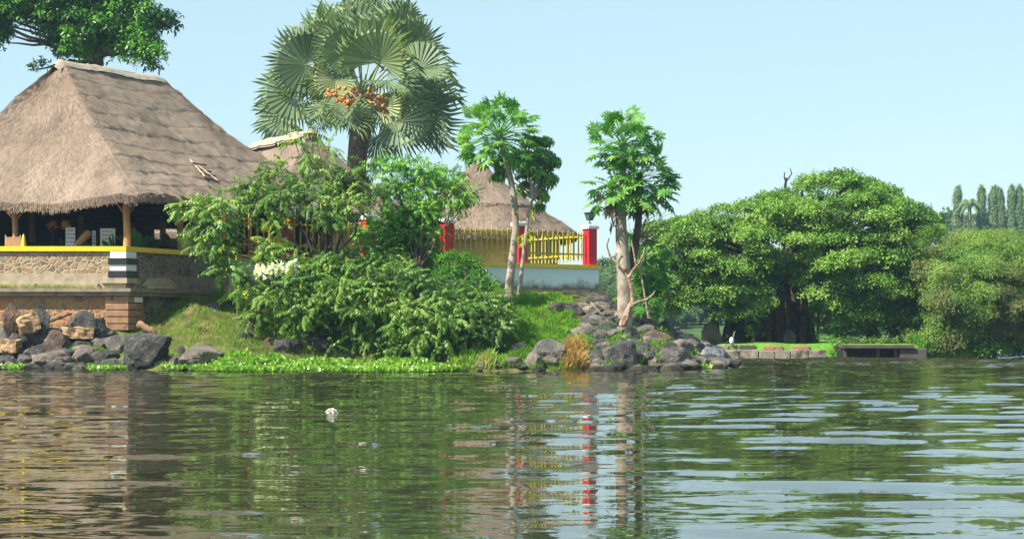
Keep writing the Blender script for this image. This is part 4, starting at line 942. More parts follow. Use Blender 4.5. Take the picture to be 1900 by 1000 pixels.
# ---------------------------------------------------------------- shrubs and trees on the near bank
def leafy_plant(name, lab, cat, base, clumps, mat, temps, per, trunk=None, limb=(0.06, None), bark='bark', mode='out', group=None, shrub_leaf='foliage', extra=None, **kw):
    root = thing(name, base, lab, cat, group)
    cr = MB(); leaf_clumps(cr, clumps, temps, per, mode=mode, **kw)
    part(cr, shrub_leaf, mat, root)
    tb = MB(); fork = np.array(base)+np.array([0, 0, 0.5])
    if trunk is not None: tb.tube(trunk[0], trunk[1], 10, jag=0.05); fork = np.array(trunk[0][-1])
    limbs(tb, base, clumps, limb[0], limb[1], fork, 0.012)
    part(tb, 'trunk', bark, root); return root
def gp(px, py, dz=0.0):
    D = ground_D(px, py); p = P(px, py, D); p[2] = float(bankZ(p[0], D))+dz; return p
T1 = [(560,488,28,12,0),(610,486,28,12,0),(660,480,28,14,0),(705,472,26,18,.2),(530,484,20,11,.2),(745,515,30,20,-.8),(690,450,22,22,.8),(350,385,26,14),(385,395,34,18,-.5),(420,380,36,20,.3),(395,420,30,18,-1),(375,448,20,16,-1),(415,425,22,20,-.6),(408,470,22,26,-1),(425,505,24,20,-1.2),(420,452,16,16,.4),(470,350,26,18,.5),
 (490,385,34,22,.2),(505,330,22,16,.4),(520,300,18,14,.6),(548,262,20,14,.3),(585,250,18,12,.2),(610,275,24,14,0),(575,295,24,18,.4),(600,320,28,20,.5),(560,340,30,20,.7),(530,365,28,20,-.4),(625,350,30,22,.2),(650,330,26,18,0),
 (590,375,32,22,-.6),(640,385,34,24,-.7),(610,404,32,16,-1),(512,408,14,14,-.3),(500,446,16,16,-.6),(500,475,26,16,-.8),(680,300,20,12,.5),(690,360,28,22,.4),
 (545,500,34,18,-1.2),(600,500,36,20,-1),(575,525,36,22,-1.6),(640,490,30,18,-.8),(530,545,34,24,-1.8),(590,560,36,24,-2),(640,545,36,26,-1.8),(500,560,26,24,-1.5),(480,590,22,20,-1.5),(560,590,32,18,-2.1),(690,540,34,28,-1.6),(660,580,34,22,-2),(715,575,30,26,-1.8),(695,500,30,20,-1.2),(470,520,18,16,-1.4),(450,545,16,14,-1.5)]
b0 = gp(598, 612); D1 = 63.2
T1 = [(a[0], a[1], a[2]*(.62 if a[1] < 322 else 1), a[3]*(.62 if a[1] < 322 else 1), *a[4:]) for a in T1]
cl1 = px_clumps(T1, D1)
tr1 = [b0+np.array([0, 0, -.2]), b0+np.array([0.02, 0, 0.3]), b0+np.array([.1, .1, .75]), b0+np.array([0.15, 0.3, 1.3])]
leafy_plant('spreading_tree', 'low spreading tree with drooping leaf sprays in front of the fence and pavilion', 'tree', b0, cl1, 'shrub', SPR, 300, (tr1, [0.2, 0.16, 0.14, 0.11]), (0.05, None), droop=0.25, scale=(0.7, 1.15), shell=0.35)
T2 = [(720,315,24,16),(755,310,28,14,.4),(790,320,28,18),(735,350,30,22),(775,355,34,22,.3),(815,345,30,20,.4),(850,355,26,14,.2),(868,368,16,10,.2),(835,378,30,16,.2),(783,395,30,24,-.3),(750,395,32,24),(790,435,26,22),(760,440,32,26,-.3),(720,420,26,26),(740,480,30,24,-.4),(782,480,28,24,-.2),(715,460,24,22,-.3),(788,455,20,18,.2),(835,325,20,12,1.5)]
T2 += [(760,470,36,26,1.0),(700,440,30,26,1.2),(785,470,30,24,1.0),(745,425,34,26,1.4),(785,420,34,26,1.4),(770,510,34,24,.6),(720,510,30,22,.4)]
b1 = gp(770, 640); leafy_plant('leafy_tree', 'fresh green bushy tree standing right of the spreading tree', 'tree', b1, px_clumps(T2, 65.0), 'bright', [sprig(14, 0.5, 0.15, 0.055, 0.3, 50+i) for i in range(3)], 330, ([b1+np.array([0, .5, -.2]), b1+np.array([0, 1.0, 1.2]), b1+np.array([0, 2, 2.6])], [0.13, 0.10, 0.08]), (0.04, None), droop=0.15, scale=(0.7, 1.1), shell=0.35)
T3 = [(830,485,30,18),(865,490,26,16),(840,510,30,20,-.3),(880,515,30,20),(860,540,32,20,-.4),(905,540,26,20,.1),(815,520,24,20)]
b2 = gp(860, 640); leafy_plant('round_bush', 'small-leaved rounded bush in front of the left end of the pale blue wall', 'bush', b2, px_clumps(T3, 64.2), 'bright', TUFS, 650, None, (0.03, None), mode='tuft')
T4 = [(900,560,30,24,.8),(850,540,30,20,.6),(760,640,28,16,-.5),(720,655,20,9,-.4),(870,625,26,16,-.5),(845,615,26,20,0),(905,632,18,10,0),(750,600,30,22,.4),(810,625,30,20,.5),(860,590,30,22,.8),(925,560,20,18,.8),(950,590,12,14,.6),(780,530,32,26),(820,560,32,24,-.4),(770,580,32,26,-.6),(860,575,32,22,-.2),(900,570,30,22),(930,585,22,20,.2),(915,610,24,18,-.2),(830,600,32,22,-.8),(780,620,26,20,-.8),(880,600,20,14,-.4),(740,610,26,20,-.8),(940,605,12,16,.1),(800,650,22,10,-.6),(835,640,20,14,-.8),(750,520,28,22,.2)]
b3 = gp(800, 655); leafy_plant('drooping_bush', 'dense drooping bush overhanging the shaded bank above the hyacinth', 'bush', b3, px_clumps(T4, 61.4), 'shrub', SPR, 320, None, (0.05, None), droop=0.3, scale=(0.5, 1.05), shell=0.3)
T5 = [(560,620,24,12,.2),(620,640,24,10,.2),(665,630,30,16,.3),(690,640,26,12,0),(590,605,30,16,1.4),(540,605,26,16,1.0),(640,600,34,18,1.4),(690,590,34,20,1.4),(650,570,34,22,1.6),(580,560,34,22,1.5),(530,570,28,20,1.4),(700,560,30,22,1.6),(670,600,30,18),(700,620,26,16),(640,612,24,14,.3),(600,585,24,12,.8),(730,640,22,12,-.2)]
b4 = gp(700, 650); leafy_plant('undergrowth_bush', 'dark low bush in the shade under the spreading tree', 'bush', b4, px_clumps(T5, 62.8), 'shrub', SPR, 230, None, (0.03, None), droop=0.3, scale=(0.6, 1.0), shell=0.3)
# white blossom shrub
root = thing('blossom_shrub', gp(510, 560), 'white flowering shrub showing through the spreading tree', 'shrub')
mb = MB(); cl = px_clumps([(490,508,16,9),(512,502,10,7),(535,512,16,9),(543,497,10,7)], 61.6); leaf_clumps(mb, cl, [tuft(9, 0.16, 0.10, 0.9, seed=77+i) for i in range(2)], 330, mode='tuft'); part(mb, 'blossom', 'flower', root)
mb = MB(); limbs(mb, root.location, cl, 0.02); part(mb, 'stem', 'bark', root)
# yellow leaves / flowers scattered in the spreading tree belong to it
for o in [o for o in bpy.data.objects if o.name.startswith('spreading_tree')][:1]:
    mb = MB(); n = 480; c = np.array([cl1[random.randrange(len(cl1))] for _ in range(n)]); c[:, 1] -= c[:, 4]*0.8; t = c[:, :3]+rdir(n)*c[:, 3:6]*0.8
    mb.scatter(leafq(0.15, 0.07), frames(rdir(n, -0.8)), t); part(mb, 'yellow_leaf', 'yleaf', o)['kind'] = 'stuff'
# small clump of yellow blossom before the second red pillar
root = thing('yellow_flower_shrub', gp(520, 560), 'shrub with yellow flowers between the two leftmost red pillars', 'shrub')
mb = MB(); cl = px_clumps([(523,410,9,6),(530,418,6,5),(492,430,6,6),(505,447,4,4),(473,450,4,8)], 64.6); leaf_clumps(mb, cl, [tuft(7, 0.11, 0.07, 0.9, seed=87)], 420, mode='tuft'); part(mb, 'blossom', 'yflower', root)
mb = MB(); limbs(mb, root.location, cl, 0.02); part(mb, 'stem', 'bark', root)

# papaya leaves: palmate, deeply lobed, on long petioles
def papaya_leaf(seed=0, lobes=9, Rr=0.36):
    r = np.random.default_rng(seed); V = []; F_ = []
    for i in range(lobes):
        a = (i-(lobes-1)/2)*R(300/lobes); L = Rr*(1-0.25*abs(i-(lobes-1)/2)/(lobes/2))*r.uniform(.85, 1.1); ca, sa = math.sin(a), math.cos(a)
        def pt(u, v, z): return (ca*u+sa*v, sa*u-ca*v, z)
        w_ = L*0.13
        for (u0, u1, w0, w1) in ((0.0, 0.45, 0.3, 0.8), (0.40, 1.0, 1.5, 0.1)):
            k = len(V); dz = -0.35*L
            V += [pt(L*u0, -w_*w0, dz*u0**2), pt(L*u1, -w_*w1, dz*u1**2), pt(L*u1, w_*w1, dz*u1**2), pt(L*u0, w_*w0, dz*u0**2)]; F_.append((k, k+1, k+2, k+3))
        for s_ in (-1, 1):   # side teeth
            for u in (0.4, 0.62):
                k = len(V); V += [pt(L*(u-0.08), 0, -0.35*L*u*u), pt(L*(u+0.2), s_*w_*2.3, -0.35*L*u*u-0.02), pt(L*(u+0.10), s_*w_*0.2, -0.35*L*u*u), pt(L*(u+0.05), 0, -0.35*L*u*u)]; F_.append((k, k+1, k+2, k+3))
    return np.array(V), np.array(F_)
PAPL = [papaya_leaf(i, 9, .41) for i in range(3)]
def papaya_crown(top, n, reach, petiole=None, elev=(75, -35), squash=1.0, ls=1.0):
    leaf = MB(); pet = MB()
    for i in range(n):
        az = i*2.39996+random.uniform(-.2, .2); e = R(elev[0]+(elev[1]-elev[0])*(i/n)**0.8); L = reach*random.uniform(.75, 1.08)
        d = np.array([math.cos(az)*math.cos(e), math.sin(az)*math.cos(e), math.sin(e)*squash]); a = np.array(top)+np.array([0, 0, -0.4*i/n]); b_ = a+d*L*0.8+np.array([0, 0, -0.08*L])
        pet.tube([a, (a+b_)/2+np.array([0, 0, .07*L]), b_], [0.018, 0.014, 0.01], 5, cap=False)
        out = d+np.array([0, 0, -0.25]); nrm = np.array([d[0]*0.7, d[1]*0.7, 1.0])+rng.normal(0, .45, 3); Rm = frames(out[None], nrm[None])*random.uniform(.8, 1.25)*ls
        leaf.scatter(PAPL[i % 3], Rm, b_[None], np.array([random.random()]))
    return leaf, pet
def fruits(top, n, r, mat, root, name='fruit', down=0.5):
    for i in range(n):
        az = random.uniform(0, 6.28); c = np.array(top)+np.array([math.cos(az)*r*1.3, math.sin(az)*r*1.3, -random.uniform(0.1, down)]); m_ = MB(); m_.ball(c, (r*.8, r*.8, r*1.15), 2); part(m_, name, mat, root)
def px_path(rows, D): return [P(a, b_, D+(dd[0] if dd else 0)) for a, b_, *dd in rows]
# papaya with the single leaning trunk
g = gp(946, 556); D = g[1]; rt = thing('papaya_tree', g, 'slender leaning papaya tree in front of the picket fence', 'tree')
mb = MB(); pth = px_path([(944,560),(946,520),(952,470),(957,425),(955,380),(948,335),(938,295),(930,262),(927,248)], D); mb.tube(pth, np.array([11,9,8,7.5,7,6.5,5.5,5,4.5])*D/F*0.9, 14); part(mb, 'trunk', 'papbark', rt)
lf, pt_ = papaya_crown(pth[-1], 88, 1.75, elev=(66, -30), ls=1.0); part(lf, 'leaves', 'pap', rt)['kind'] = 'stuff'; part(pt_, 'petioles', 'pap', rt)['kind'] = 'stuff'
fruits(pth[-1]-np.array([0, 0, .2]), 5, 0.11, 'gfruit', rt)
# umbrella-leaved sapling with slender stem
def whorl(seed=0, n=9, L=0.30, W=0.11):
    r = np.random.default_rng(seed); mb = MB(); T, TF = leafq(L, W, 0.15, 0.35, 0.55)
    for i in range(n):
        a = i*2*math.pi/n; d = np.array([[math.cos(a), math.sin(a), -0.45-0.3*r.random()]]); mb.add((frames(d)[0]*r.uniform(.8, 1.1) @ T.T).T+d[0]*0.04, TF)
    return np.concatenate(mb.V), np.concatenate(mb.Fs)
WH = [whorl(i) for i in range(3)]
g = gp(963, 560); D = g[1]+0.5; rt = thing('umbrella_tree', (g[0], D, float(bankZ(g[0], D))), 'umbrella tree with glossy drooping leaflets and a thin stem beside the leaning papaya', 'tree')
mb = MB(); st = px_path([(962,566),(966,520),(971,475),(976,436),(980,400),(988,370),(985,330)], D); mb.tube(st, np.array([5,4,3.8,3.5,3,2.5,2])*D/F, 10)
cl = px_clumps([(985,262,22,12),(1010,262,24,12,.4),(1000,290,30,18),(965,290,20,16,.5),(1022,300,20,20),(985,320,28,20,-.3),(1012,335,24,20),(975,350,18,18,.3),(1005,362,18,14),(935,305,26,16,1.0),(925,325,16,10,1.0),(1002,385,8,10)], D+0.8)
limbs(mb, st[-1], cl, 0.03, fork=st[-2]); part(mb, 'stem', 'papbark', rt)
mb = MB(); leaf_clumps(mb, cl, WH, 260, mode='tuft', shell=0.4, scale=(0.75, 1.15)); part(mb, 'foliage', 'umb', rt)
mb = MB(); c = st[3]; n = 26; t = c+rng.normal(0, .13, (n, 3)); d = rdir(n); d[:, 2] = -abs(d[:, 2])-.2; mb.scatter(leafq(0.34, 0.10, .15, .2), frames(d), t); c2 = st[4]; t = c2+rng.normal(0, .12, (10, 3)); mb.scatter(leafq(0.3, 0.1), frames(rdir(10, -.8)), t); part(mb, 'young_leaves', 'yleaf', rt)
# the double-crowned papaya
g = gp(1160, 606); D = g[1]; rt = thing('papaya_tree', g, 'thick-trunked papaya with two stacked crowns on the rocky point', 'tree')
mb = MB(); p1 = px_path([(1158,640),(1160,600),(1160,560),(1158,520),(1156,480),(1153,440),(1152,400),(1153,365),(1156,330),(1156,290),(1155,262)], D)
mb.tube(p1, np.array([16,16,15.5,14,13,12,10,9,7,5.5,4.5])*D/F*.92, 18, jag=0.09)
for y, sx in ((585, -1), (520, 1), (470, -1), (548, 1)): c = P(1158+sx*12, y, D); mb.tube([c-np.array([sx*.1, 0, 0]), c+np.array([sx*.08, -.05, .02])], [0.12, 0.07], 8)
part(mb, 'trunk', 'papbarkd', rt)
mb = MB(); p2 = px_path([(1170,500,.3),(1178,460,.4),(1184,420,.4),(1186,380,.4),(1187,350,.4),(1188,320,.4)], D); mb.tube(p2, np.array([8,7.5,7,6.5,6,5])*D/F, 10); part(mb, 'side_trunk', 'bark', rt)
for (c, n, rch, e) in ((p1[-1], 46, 1.35, (75, -18)), (p1[-1]+np.array([0.5, 0.1, -.15]), 14, 1.0, (30, -20)), (p2[-1]+np.array([-0.1, -0.1, -.15]), 46, 1.4, (55, -30)), (P(1135, 345, D), 24, 1.0, (40, -35)), (P(1210, 345, D+.3), 24, 1.0, (30, -35))):
    lf, pt_ = papaya_crown(c, n, rch, elev=e); part(lf, 'leaves', 'pap', rt)['kind'] = 'stuff'; part(pt_, 'petioles', 'pap', rt)['kind'] = 'stuff'
fruits(P(1158, 262, D), 8, 0.10, 'gfruit', rt, down=0.7); fruits(P(1160, 335, D), 9, 0.11, 'gfruit', rt, down=0.6)
mb = MB()
for (px, py, n) in ((1136, 385, 26), (1114, 362, 8), (1145, 410, 10)):
    t = P(px, py, D-.2)+rng.normal(0, .10, (n, 3)); mb.scatter(leafq(0.42, 0.10, .3, .1), frames(rdir(n, -2.5)), t)
part(mb, 'dead_leaves', 'deadwood', rt)['kind'] = 'stuff'
# lower papaya shoots behind the trunk
g2 = P(1195, 560, D+2.2); g2[2] = float(bankZ(g2[0], g2[1])); rt = thing('papaya_sapling', g2, 'young papaya growing low behind the thick papaya trunk', 'tree')
tp = P(1196, 470, D+2.2); mb = MB(); mb.tube([g2-np.array([0, 0, .2]), (g2+tp)/2+np.array([.1, 0, 0]), tp], [0.08, 0.06, 0.045], 8); part(mb, 'trunk', 'bark', rt)
for (c, n, r_) in ((tp, 24, 1.0), (P(1190, 545, D+2), 24, .9), (P(1215, 500, D+2.2), 16, .8)):
    lf, pt_ = papaya_crown(c, n, r_, elev=(60, -50)); part(lf, 'leaves', 'pap', rt)['kind'] = 'stuff'; part(pt_, 'petioles', 'pap', rt)['kind'] = 'stuff'
# dead branches twisting round the papaya
D0 = D-0.45; rt = thing('dead_tree', P(1158, 634, D0), 'leafless forked dead tree twisting up against the thick papaya trunk', 'tree'); rt.location.z = float(bankZ(rt.location.x, D0))
m_ = MB(); kpx = D0/F
m_.tube(px_path([(1152,646),(1152,625),(1155,600),(1166,575),(1174,558),(1172,535),(1166,515),(1160,500)], D0), np.array([11,10,8.5,7,5.5,4.5,4,3.5])*kpx*.8, 10, jag=.08); part(m_, 'trunk', 'deadwood', rt)
for rows, r0 in (([(1150,630),(1135,606),(1118,585),(1104,570),(1095,560)], 5), ([(1172,566),(1185,560),(1200,556),(1212,546),(1215,541)], 4), ([(1160,500),(1145,488),(1132,474),(1126,456),(1130,442)], 3.2), ([(1166,515),(1175,500),(1186,488),(1194,472),(1196,460)], 3.6), ([(1180,494),(1176,470),(1172,448)], 2.5), ([(1156,604),(1164,590),(1168,570)], 4), ([(1185,488),(1190,508),(1200,510)], 2), ([(1172,620),(1180,628),(1190,634)], 2.5)):
    m_ = MB(); pts = np.array(px_path(rows, D0-.1)); pts[:, 1] += rng.normal(0, .08, len(pts)); m_.tube(pts, np.linspace(r0, 1.3, len(rows))*kpx*.8, 8, jag=.06); part(m_, 'branch', 'deadwood', rt)
rt = thing('twiggy_bush', (g2[0]+.2, D+1.2, float(bankZ(g2[0]+.2, D+1.2))), 'tangle of bare pale twigs right of the thick papaya trunk', 'bush'); m_ = MB(); c = P(1185, 440, D+1.0)
m_.tube([np.array(rt.location), P(1188, 500, D+1.1), c], [0.05, 0.035, 0.02], 6)
for i in range(46):
    e = c+np.array([rng.normal(.3, .5), rng.normal(0, .4), rng.uniform(-.5, 1.0)]); mid = (c+e)/2+rng.normal(0, .15, 3); m_.tube([c+rng.normal(0, .1, 3), mid, e, e+(e-mid)*.5+rng.normal(0, .1, 3)], [0.014, 0.01, 0.007, 0.004], 4, cap=False)
part(m_, 'twigs', 'deadwood', rt)['kind'] = 'stuff'

# ---------------------------------------------------------------- fan palm
def fan(seed=0, nseg=42, Rr=1.0, arc=250, fold=0.42):
    """pleated fan blade; y is the midrib direction; tips split and sag"""
    r = np.random.default_rng(seed); V = []; F_ = []
    for i in range(nseg):
        a0 = R(-arc/2+arc*i/nseg); a1 = R(-arc/2+arc*(i+1)/nseg); am = (a0+a1)/2
        L = Rr*(1-0.18*abs(am)/R(arc/2))*r.uniform(.84, 1.06); sg = 0.04*(-1)**i
        def pt(a, u, z): return (math.sin(a)*u, math.cos(a)*u, z)
        cup = lambda u: fold*u*abs(math.sin(am))
        dr = r.uniform(0.02, 0.34)**1.0+0.18*abs(math.sin(am))
        k = len(V); V += [pt(am, 0.02, 0), pt(a0, 0.62*Rr, cup(.62)+sg*.5), pt(am, 0.68*Rr, cup(.68)-0.035), pt(a1, 0.62*Rr, cup(.62)+sg*.5)]; F_.append((k, k+1, k+2, k+3))
        g_ = 0.0
        V += [pt(am, L*0.82, cup(.8)-0.03-dr*.15), pt(am+R(1.2)*r.normal(), L, cup(1.0)-dr)]
        V += [pt(am-(a1-a0)*.36, L*0.8, cup(.8)-dr*.12), pt(am+(a1-a0)*.36, L*0.8, cup(.8)-dr*.12)]
        F_.append((k+2, k+1, k+6, k+5)); F_.append((k+2, k+5, k+7, k+3))
    return np.array(V), np.array(F_)
FANS = [fan(i, fold=(.25, .5, .38, .6, .15)[i], arc=(250, 230, 265, 215, 280)[i]) for i in range(5)]
PD = 103.0; hub = P(672, 182, PD); palm = thing('fan_palm', (P(660, 500, PD)[0], PD, 2.8), 'tall fan palm with grey-green leaves and orange fruit behind the huts', 'palm tree')
mb = MB(); tp = [(P(660, 500, PD)[0], PD, 2.6)]+px_path([(659,420),(660,360),(661,310),(664,270),(670,235),(674,205),(674,185)], PD); mb.tube(tp, np.array([26,24,21,19,18,21,19,13])*PD/F, 18, jag=.07)
part(mb, 'trunk', 'palmbark', palm)
FR = [(600,270,420,60,-1.2),(650,250,560,-10,.7),(740,220,700,-70,1.4),(885,375,915,85,-2.6),(960,240,1130,30,.7),(860,190,900,-90,2),(1060,300,1275,190,1.0),(1120,420,1375,400,-.7),(1180,560,1415,590,.4),(1200,650,1290,950,.8),
 (990,730,1240,780,-2.2),(930,480,1160,560,-2.6),(450,390,190,290,-1.0),(560,430,420,620,-.4),(380,560,110,560,-.8),(330,700,100,760,.4),(690,700,800,830,-3.0),(670,320,500,190,-2.4),(1010,380,1180,270,.6),(870,830,940,1010,.8),
 (620,480,540,640,-1.5),(1050,610,1240,660,-1.2),(770,310,740,40,-.8),(730,420,600,300,-.4),(560,690,460,800,.6),(1080,560,1300,480,1.4),(500,300,330,150,.9),(1000,150,1190,120,1.6),(960,560,1100,700,1.2),(620,620,480,720,1.6),(820,420,700,200,1.4),(1150,740,1330,830,1.3)]
def z3(x, y, dd): return P(430+x/3.226, y/3.226, PD+dd*1.25)
FR = [f for i, f in enumerate(FR) if i not in (30,)]+[(700,650,620,790,-2.6),(560,640,430,740,-1.4),(900,640,980,800,-1.8),(1100,640,1180,860,-.6)]
for i, (hx, hy, tx, ty, dd) in enumerate(FR):
    b_ = z3(hx, hy, dd); e = z3(tx, ty, dd*1.25); Rb = np.linalg.norm(e-b_)*1.03; s0 = hub+np.array([0, 0, .2-.02*i]); mid = (s0+b_)/2+np.array([0, 0, .15])
    nrm = np.array([rng.normal(-.1, .75), -1.0 if dd < .9 else -.7, .35+rng.normal(0, .55)]); out = e-b_
    m_ = MB(); m_.scatter(FANS[i % 5], frames(out[None], nrm[None])*Rb, b_[None], np.array([random.uniform(.1, .9)])); m_.tube([s0, mid, b_], [0.075, 0.055, 0.04], 6, rnd=.9); part(m_, 'frond', 'palm', palm)
for (px, py, dd, n) in ((622,176,-1.6,16),(632,186,-1.0,14),(648,190,-1.1,16),(618,198,-.9,8),(654,170,-1,6),(706,182,-.9,10),(712,196,-.9,8),(700,200,-1,7),(682,176,-1.1,6)):
    c = P(px, py, PD+dd*2.6); m_ = MB()
    for _ in range(n): m_.ball(c+rng.normal(0, .21, 3)*[1, 1, .8], rng.uniform(.07, .13), 2)
    m_.tube([hub+np.array([0, -.2, -.2]), c], 0.03, 5); part(m_, 'fruit_bunch', 'orange', palm)
# ---------------------------------------------------------------- big tree behind the pavilion
TD = 100.0; poly = [(-60,-60),(60,-80),(180,-80),(290,-50),(285,5),(300,30),(335,45),(312,62),(285,55),(300,85),(310,105),(285,135),(240,140),(200,120),(150,115),(110,100),(75,75),(55,50),(20,55),(-10,85),(-60,90)]
cl = outline_clumps(poly, TD, 3.2, 110, 30, 20, minsep=.5)+px_clumps([(316,44,14,7),(75,122,14,7),(60,130,7,5),(110,105,16,9),(275,120,22,12),(10,60,16,14),(10,80,8,8)], TD-1.5)
bt = (P(170, 500, TD)[0], TD, 2.8); rt = thing('broadleaf_tree', bt, 'tall dark green broadleaf tree rising behind the large thatched roof', 'tree')
mb = MB(); leaf_clumps(mb, cl, TUFB, 120, mode='tuft', scale=(.7, 1.15), shell=.5); part(mb, 'crown', 'dark', rt)
mb = MB(); tk = [bt, P(170, 380, TD), P(176, 250, TD), P(178, 120, TD), P(180, 40, TD)]; mb.tube(tk, [.75, .6, .5, .42, .3], 12, jag=.06); limbs(mb, bt, cl, .14, 60, P(178, 110, TD), .03); part(mb, 'trunk', 'bark', rt)

# @@PART3@@
# ---------------------------------------------------------------- far bank: fig tree, quay, willow
GD = 93.0
poly = [(1185,470),(1200,430),(1232,412),(1262,396),(1300,392),(1340,378),(1385,372),(1420,360),(1462,352),(1500,345),(1522,320),(1560,318),(1600,326),(1630,345),(1665,358),(1700,378),(1735,398),(1752,425),(1735,452),(1712,480),(1722,520),(1700,560),(1680,590),(1640,610),(1590,600),(1560,575),(1520,600),(1470,560),(1420,545),(1380,560),(1345,575),(1320,545),(1270,545),(1235,555),(1200,540),(1190,510)]
cl = outline_clumps(poly, GD, 6.0, 230, 31, 14, jitter=.5, minsep=.66)
lowcl = outline_clumps([(1190,480),(1420,480),(1440,560),(1400,575),(1330,560),(1260,560),(1200,555)], GD-2, 2.5, 40, 32, 15)+outline_clumps([(1500,500),(1700,480),(1690,600),(1640,625),(1600,610),(1540,600)], GD-3, 2.5, 44, 28, 14, jitter=.5)
lowcl += outline_clumps([(1190,500),(1300,520),(1425,530),(1425,585),(1390,600),(1330,598),(1270,582),(1215,572),(1195,550)], GD-3.5, 1.6, 34, 27, 12, jitter=.4)+px_clumps([(1545,575,22,14,-4),(1560,600,18,12,-4),(1530,560,22,14,-4),(1590,585,24,14,-4),(1500,548,22,12,-4),(1370,590,16,9,-4),(1250,580,18,9,-4),(1490,352,26,12),(1455,366,24,12),(1420,374,24,12),(1385,386,26,12),(1560,332,26,11),(1610,344,26,12),(1650,362,28,13),(1690,388,28,13),(1720,412,26,12),(1735,440,20,12),(1340,392,24,11),(1300,404,24,11),(1260,414,22,11),(1225,432,20,12)], GD)
allc = cl+lowcl
fg = P(1465, 638, 94.0); fg[2] = 0.7; fig = thing('fig_tree', fg, 'huge spreading fig tree with a dark buttressed trunk on the far bank', 'tree')
mb = MB(); leaf_clumps(mb, allc, TUF, 290, mode='tuft', scale=(.8, 1.35), shell=.5, under=.2); part(mb, 'crown', 'fig', fig)
mb = MB()
def fpath(rows, dd=0): return px_path(rows, 94.0+dd)
for rows, r_, dd in (([(1455,650),(1456,600),(1458,560),(1462,520),(1470,470),(1480,420)], (24,20,18,18,14,8), 0), ([(1490,650),(1484,600),(1478,555),(1475,510),(1510,460)], (16,13,12,11,7), -.6), ([(1430,648),(1438,610),(1446,575),(1452,530)], (18,14,11,9), -.5),
      ([(1405,650),(1418,615),(1435,585),(1450,555)], (20,15,12,8), -.9), ([(1375,648),(1384,612),(1405,588),(1440,570)], (17,17,16,10), -.6), ([(1345,645),(1352,612),(1372,590),(1410,578)], (9,10,14,13), -.4), ([(1508,650),(1500,610),(1492,570),(1488,530)], (12,9,8,7), -.9), ([(1470,648),(1470,600),(1468,560)], (10,9,8), -1.3)):
    mb.tube(fpath(rows, dd), np.array(r_)*94/F, 12, jag=.12)
part(mb, 'trunk', 'darkbark', fig)
mb = MB(); limbs(mb, fg, allc, .20, 90, P(1470, 500, 94), .04, sag=-.3)
part(mb, 'limbs', 'darkbark', fig)
mb = MB()
for i in range(26):
    x = random.uniform(1420, 1520); mb.tube(fpath([(x, 545), (x+random.uniform(-3, 3), 600), (x+random.uniform(-5, 5), 645)], random.uniform(-2.3, -1.2)), [.07, .05, .08], 6)
part(mb, 'aerial_roots', 'palmbark', fig)['kind'] = 'stuff'
mb = MB(); mb.tube(fpath([(1628,540),(1640,548),(1655,556)], -6.5), [.08, .07, .05], 6); part(mb, 'bare_branch', 'deadwood', fig); mb = MB(); mb.tube(fpath([(1660,515),(1672,522),(1680,522)], -6), [.05, .04, .03], 6); part(mb, 'bare_branch', 'deadwood', fig)
mb = MB(); mb.tube(fpath([(1322,640),(1328,610),(1326,588),(1338,580),(1350,590),(1352,612),(1348,645)], -1), np.array([9,8,8,7,6,5,5])*94/F, 10, jag=.12); part(mb, 'root_arch', 'darkbark', fig)
sn = thing('dead_snag', P(1460, 640, 99), 'bare dead snag poking up above the top of the fig tree', 'tree'); sn.location.z = .7
mb = MB(); mb.tube([np.array(sn.location)]+px_path([(1458,450),(1457,345),(1459,330)], 99), [.2, .15, .08, .05], 8); mb.tube(px_path([(1458,338),(1464,330),(1469,322),(1466,312)], 99), [.05, .045, .035, .02], 6); mb.tube(px_path([(1458,338),(1455,328),(1456,320)], 99), [.05, .04, .03], 6); part(mb, 'trunk', 'darkbark', sn)
# willow and bushes at the right
wb = P(1815, 655, 88.5); wb[2] = .4
polyw = [(1690,500),(1715,470),(1740,440),(1775,450),(1800,428),(1835,438),(1862,425),(1900,440),(1960,430),(1990,520),(1990,640),(1940,655),(1890,650),(1850,655),(1800,655),(1760,640),(1725,600),(1705,560),(1700,520)]
rt = thing('feathery_tree', wb, 'yellow-green feathery tree leaning over the water at the right edge', 'tree'); cl = outline_clumps([(1780,560),(1990,560),(1990,652),(1870,652),(1840,663),(1790,660)], 87.5, 1.2, 40, 28, 14)+outline_clumps(polyw, 89, 4.0, 150, 29, 15, jitter=.55, minsep=.6)
mb = MB(); leaf_clumps(mb, cl, TUFW, 190, mode='tuft', scale=(.8, 1.3), shell=.4, under=.3); part(mb, 'crown', 'willow', rt)
mb = MB(); mb.tube([wb-np.array([0, 0, .8]), P(1812, 600, 88.5), P(1820, 540, 88.5), P(1830, 500, 88.8)], [.35, .28, .22, .15], 10, jag=.1); mb.tube([wb+np.array([.5, 0, -.8]), P(1850, 600, 88.7), P(1880, 545, 89)], [.22, .18, .12], 8); limbs(mb, wb, cl, .10, 60, P(1822, 550, 88.5), .02); part(mb, 'trunk', 'darkbark', rt)
def far_bush(name, lab, rows, D, mat, temps=TUFS, per=260, base=None, group=None, scale=(1.0, 1.6)):
    cl = px_clumps(rows, D); b_ = np.array(base if base is not None else (np.mean([c[0] for c in cl]), D, .6)); rt = thing(name, b_, lab, 'bush', group)
    mb = MB(); leaf_clumps(mb, cl, temps, per, mode='tuft', scale=scale, shell=.4); part(mb, 'foliage', mat, rt); mb = MB(); limbs(mb, b_, cl, .05, None, b_); part(mb, 'stem', 'bark', rt); return rt
far_bush('bush', 'bright green feathery bush at the water in front of the willow-like tree', [(1745,600,22,14),(1765,590,22,14,.4),(1730,625,20,14),(1760,625,24,16),(1785,615,20,12),(1750,645,24,12),(1775,640,20,12)], 86.6, 'willow', TUFW, 260)
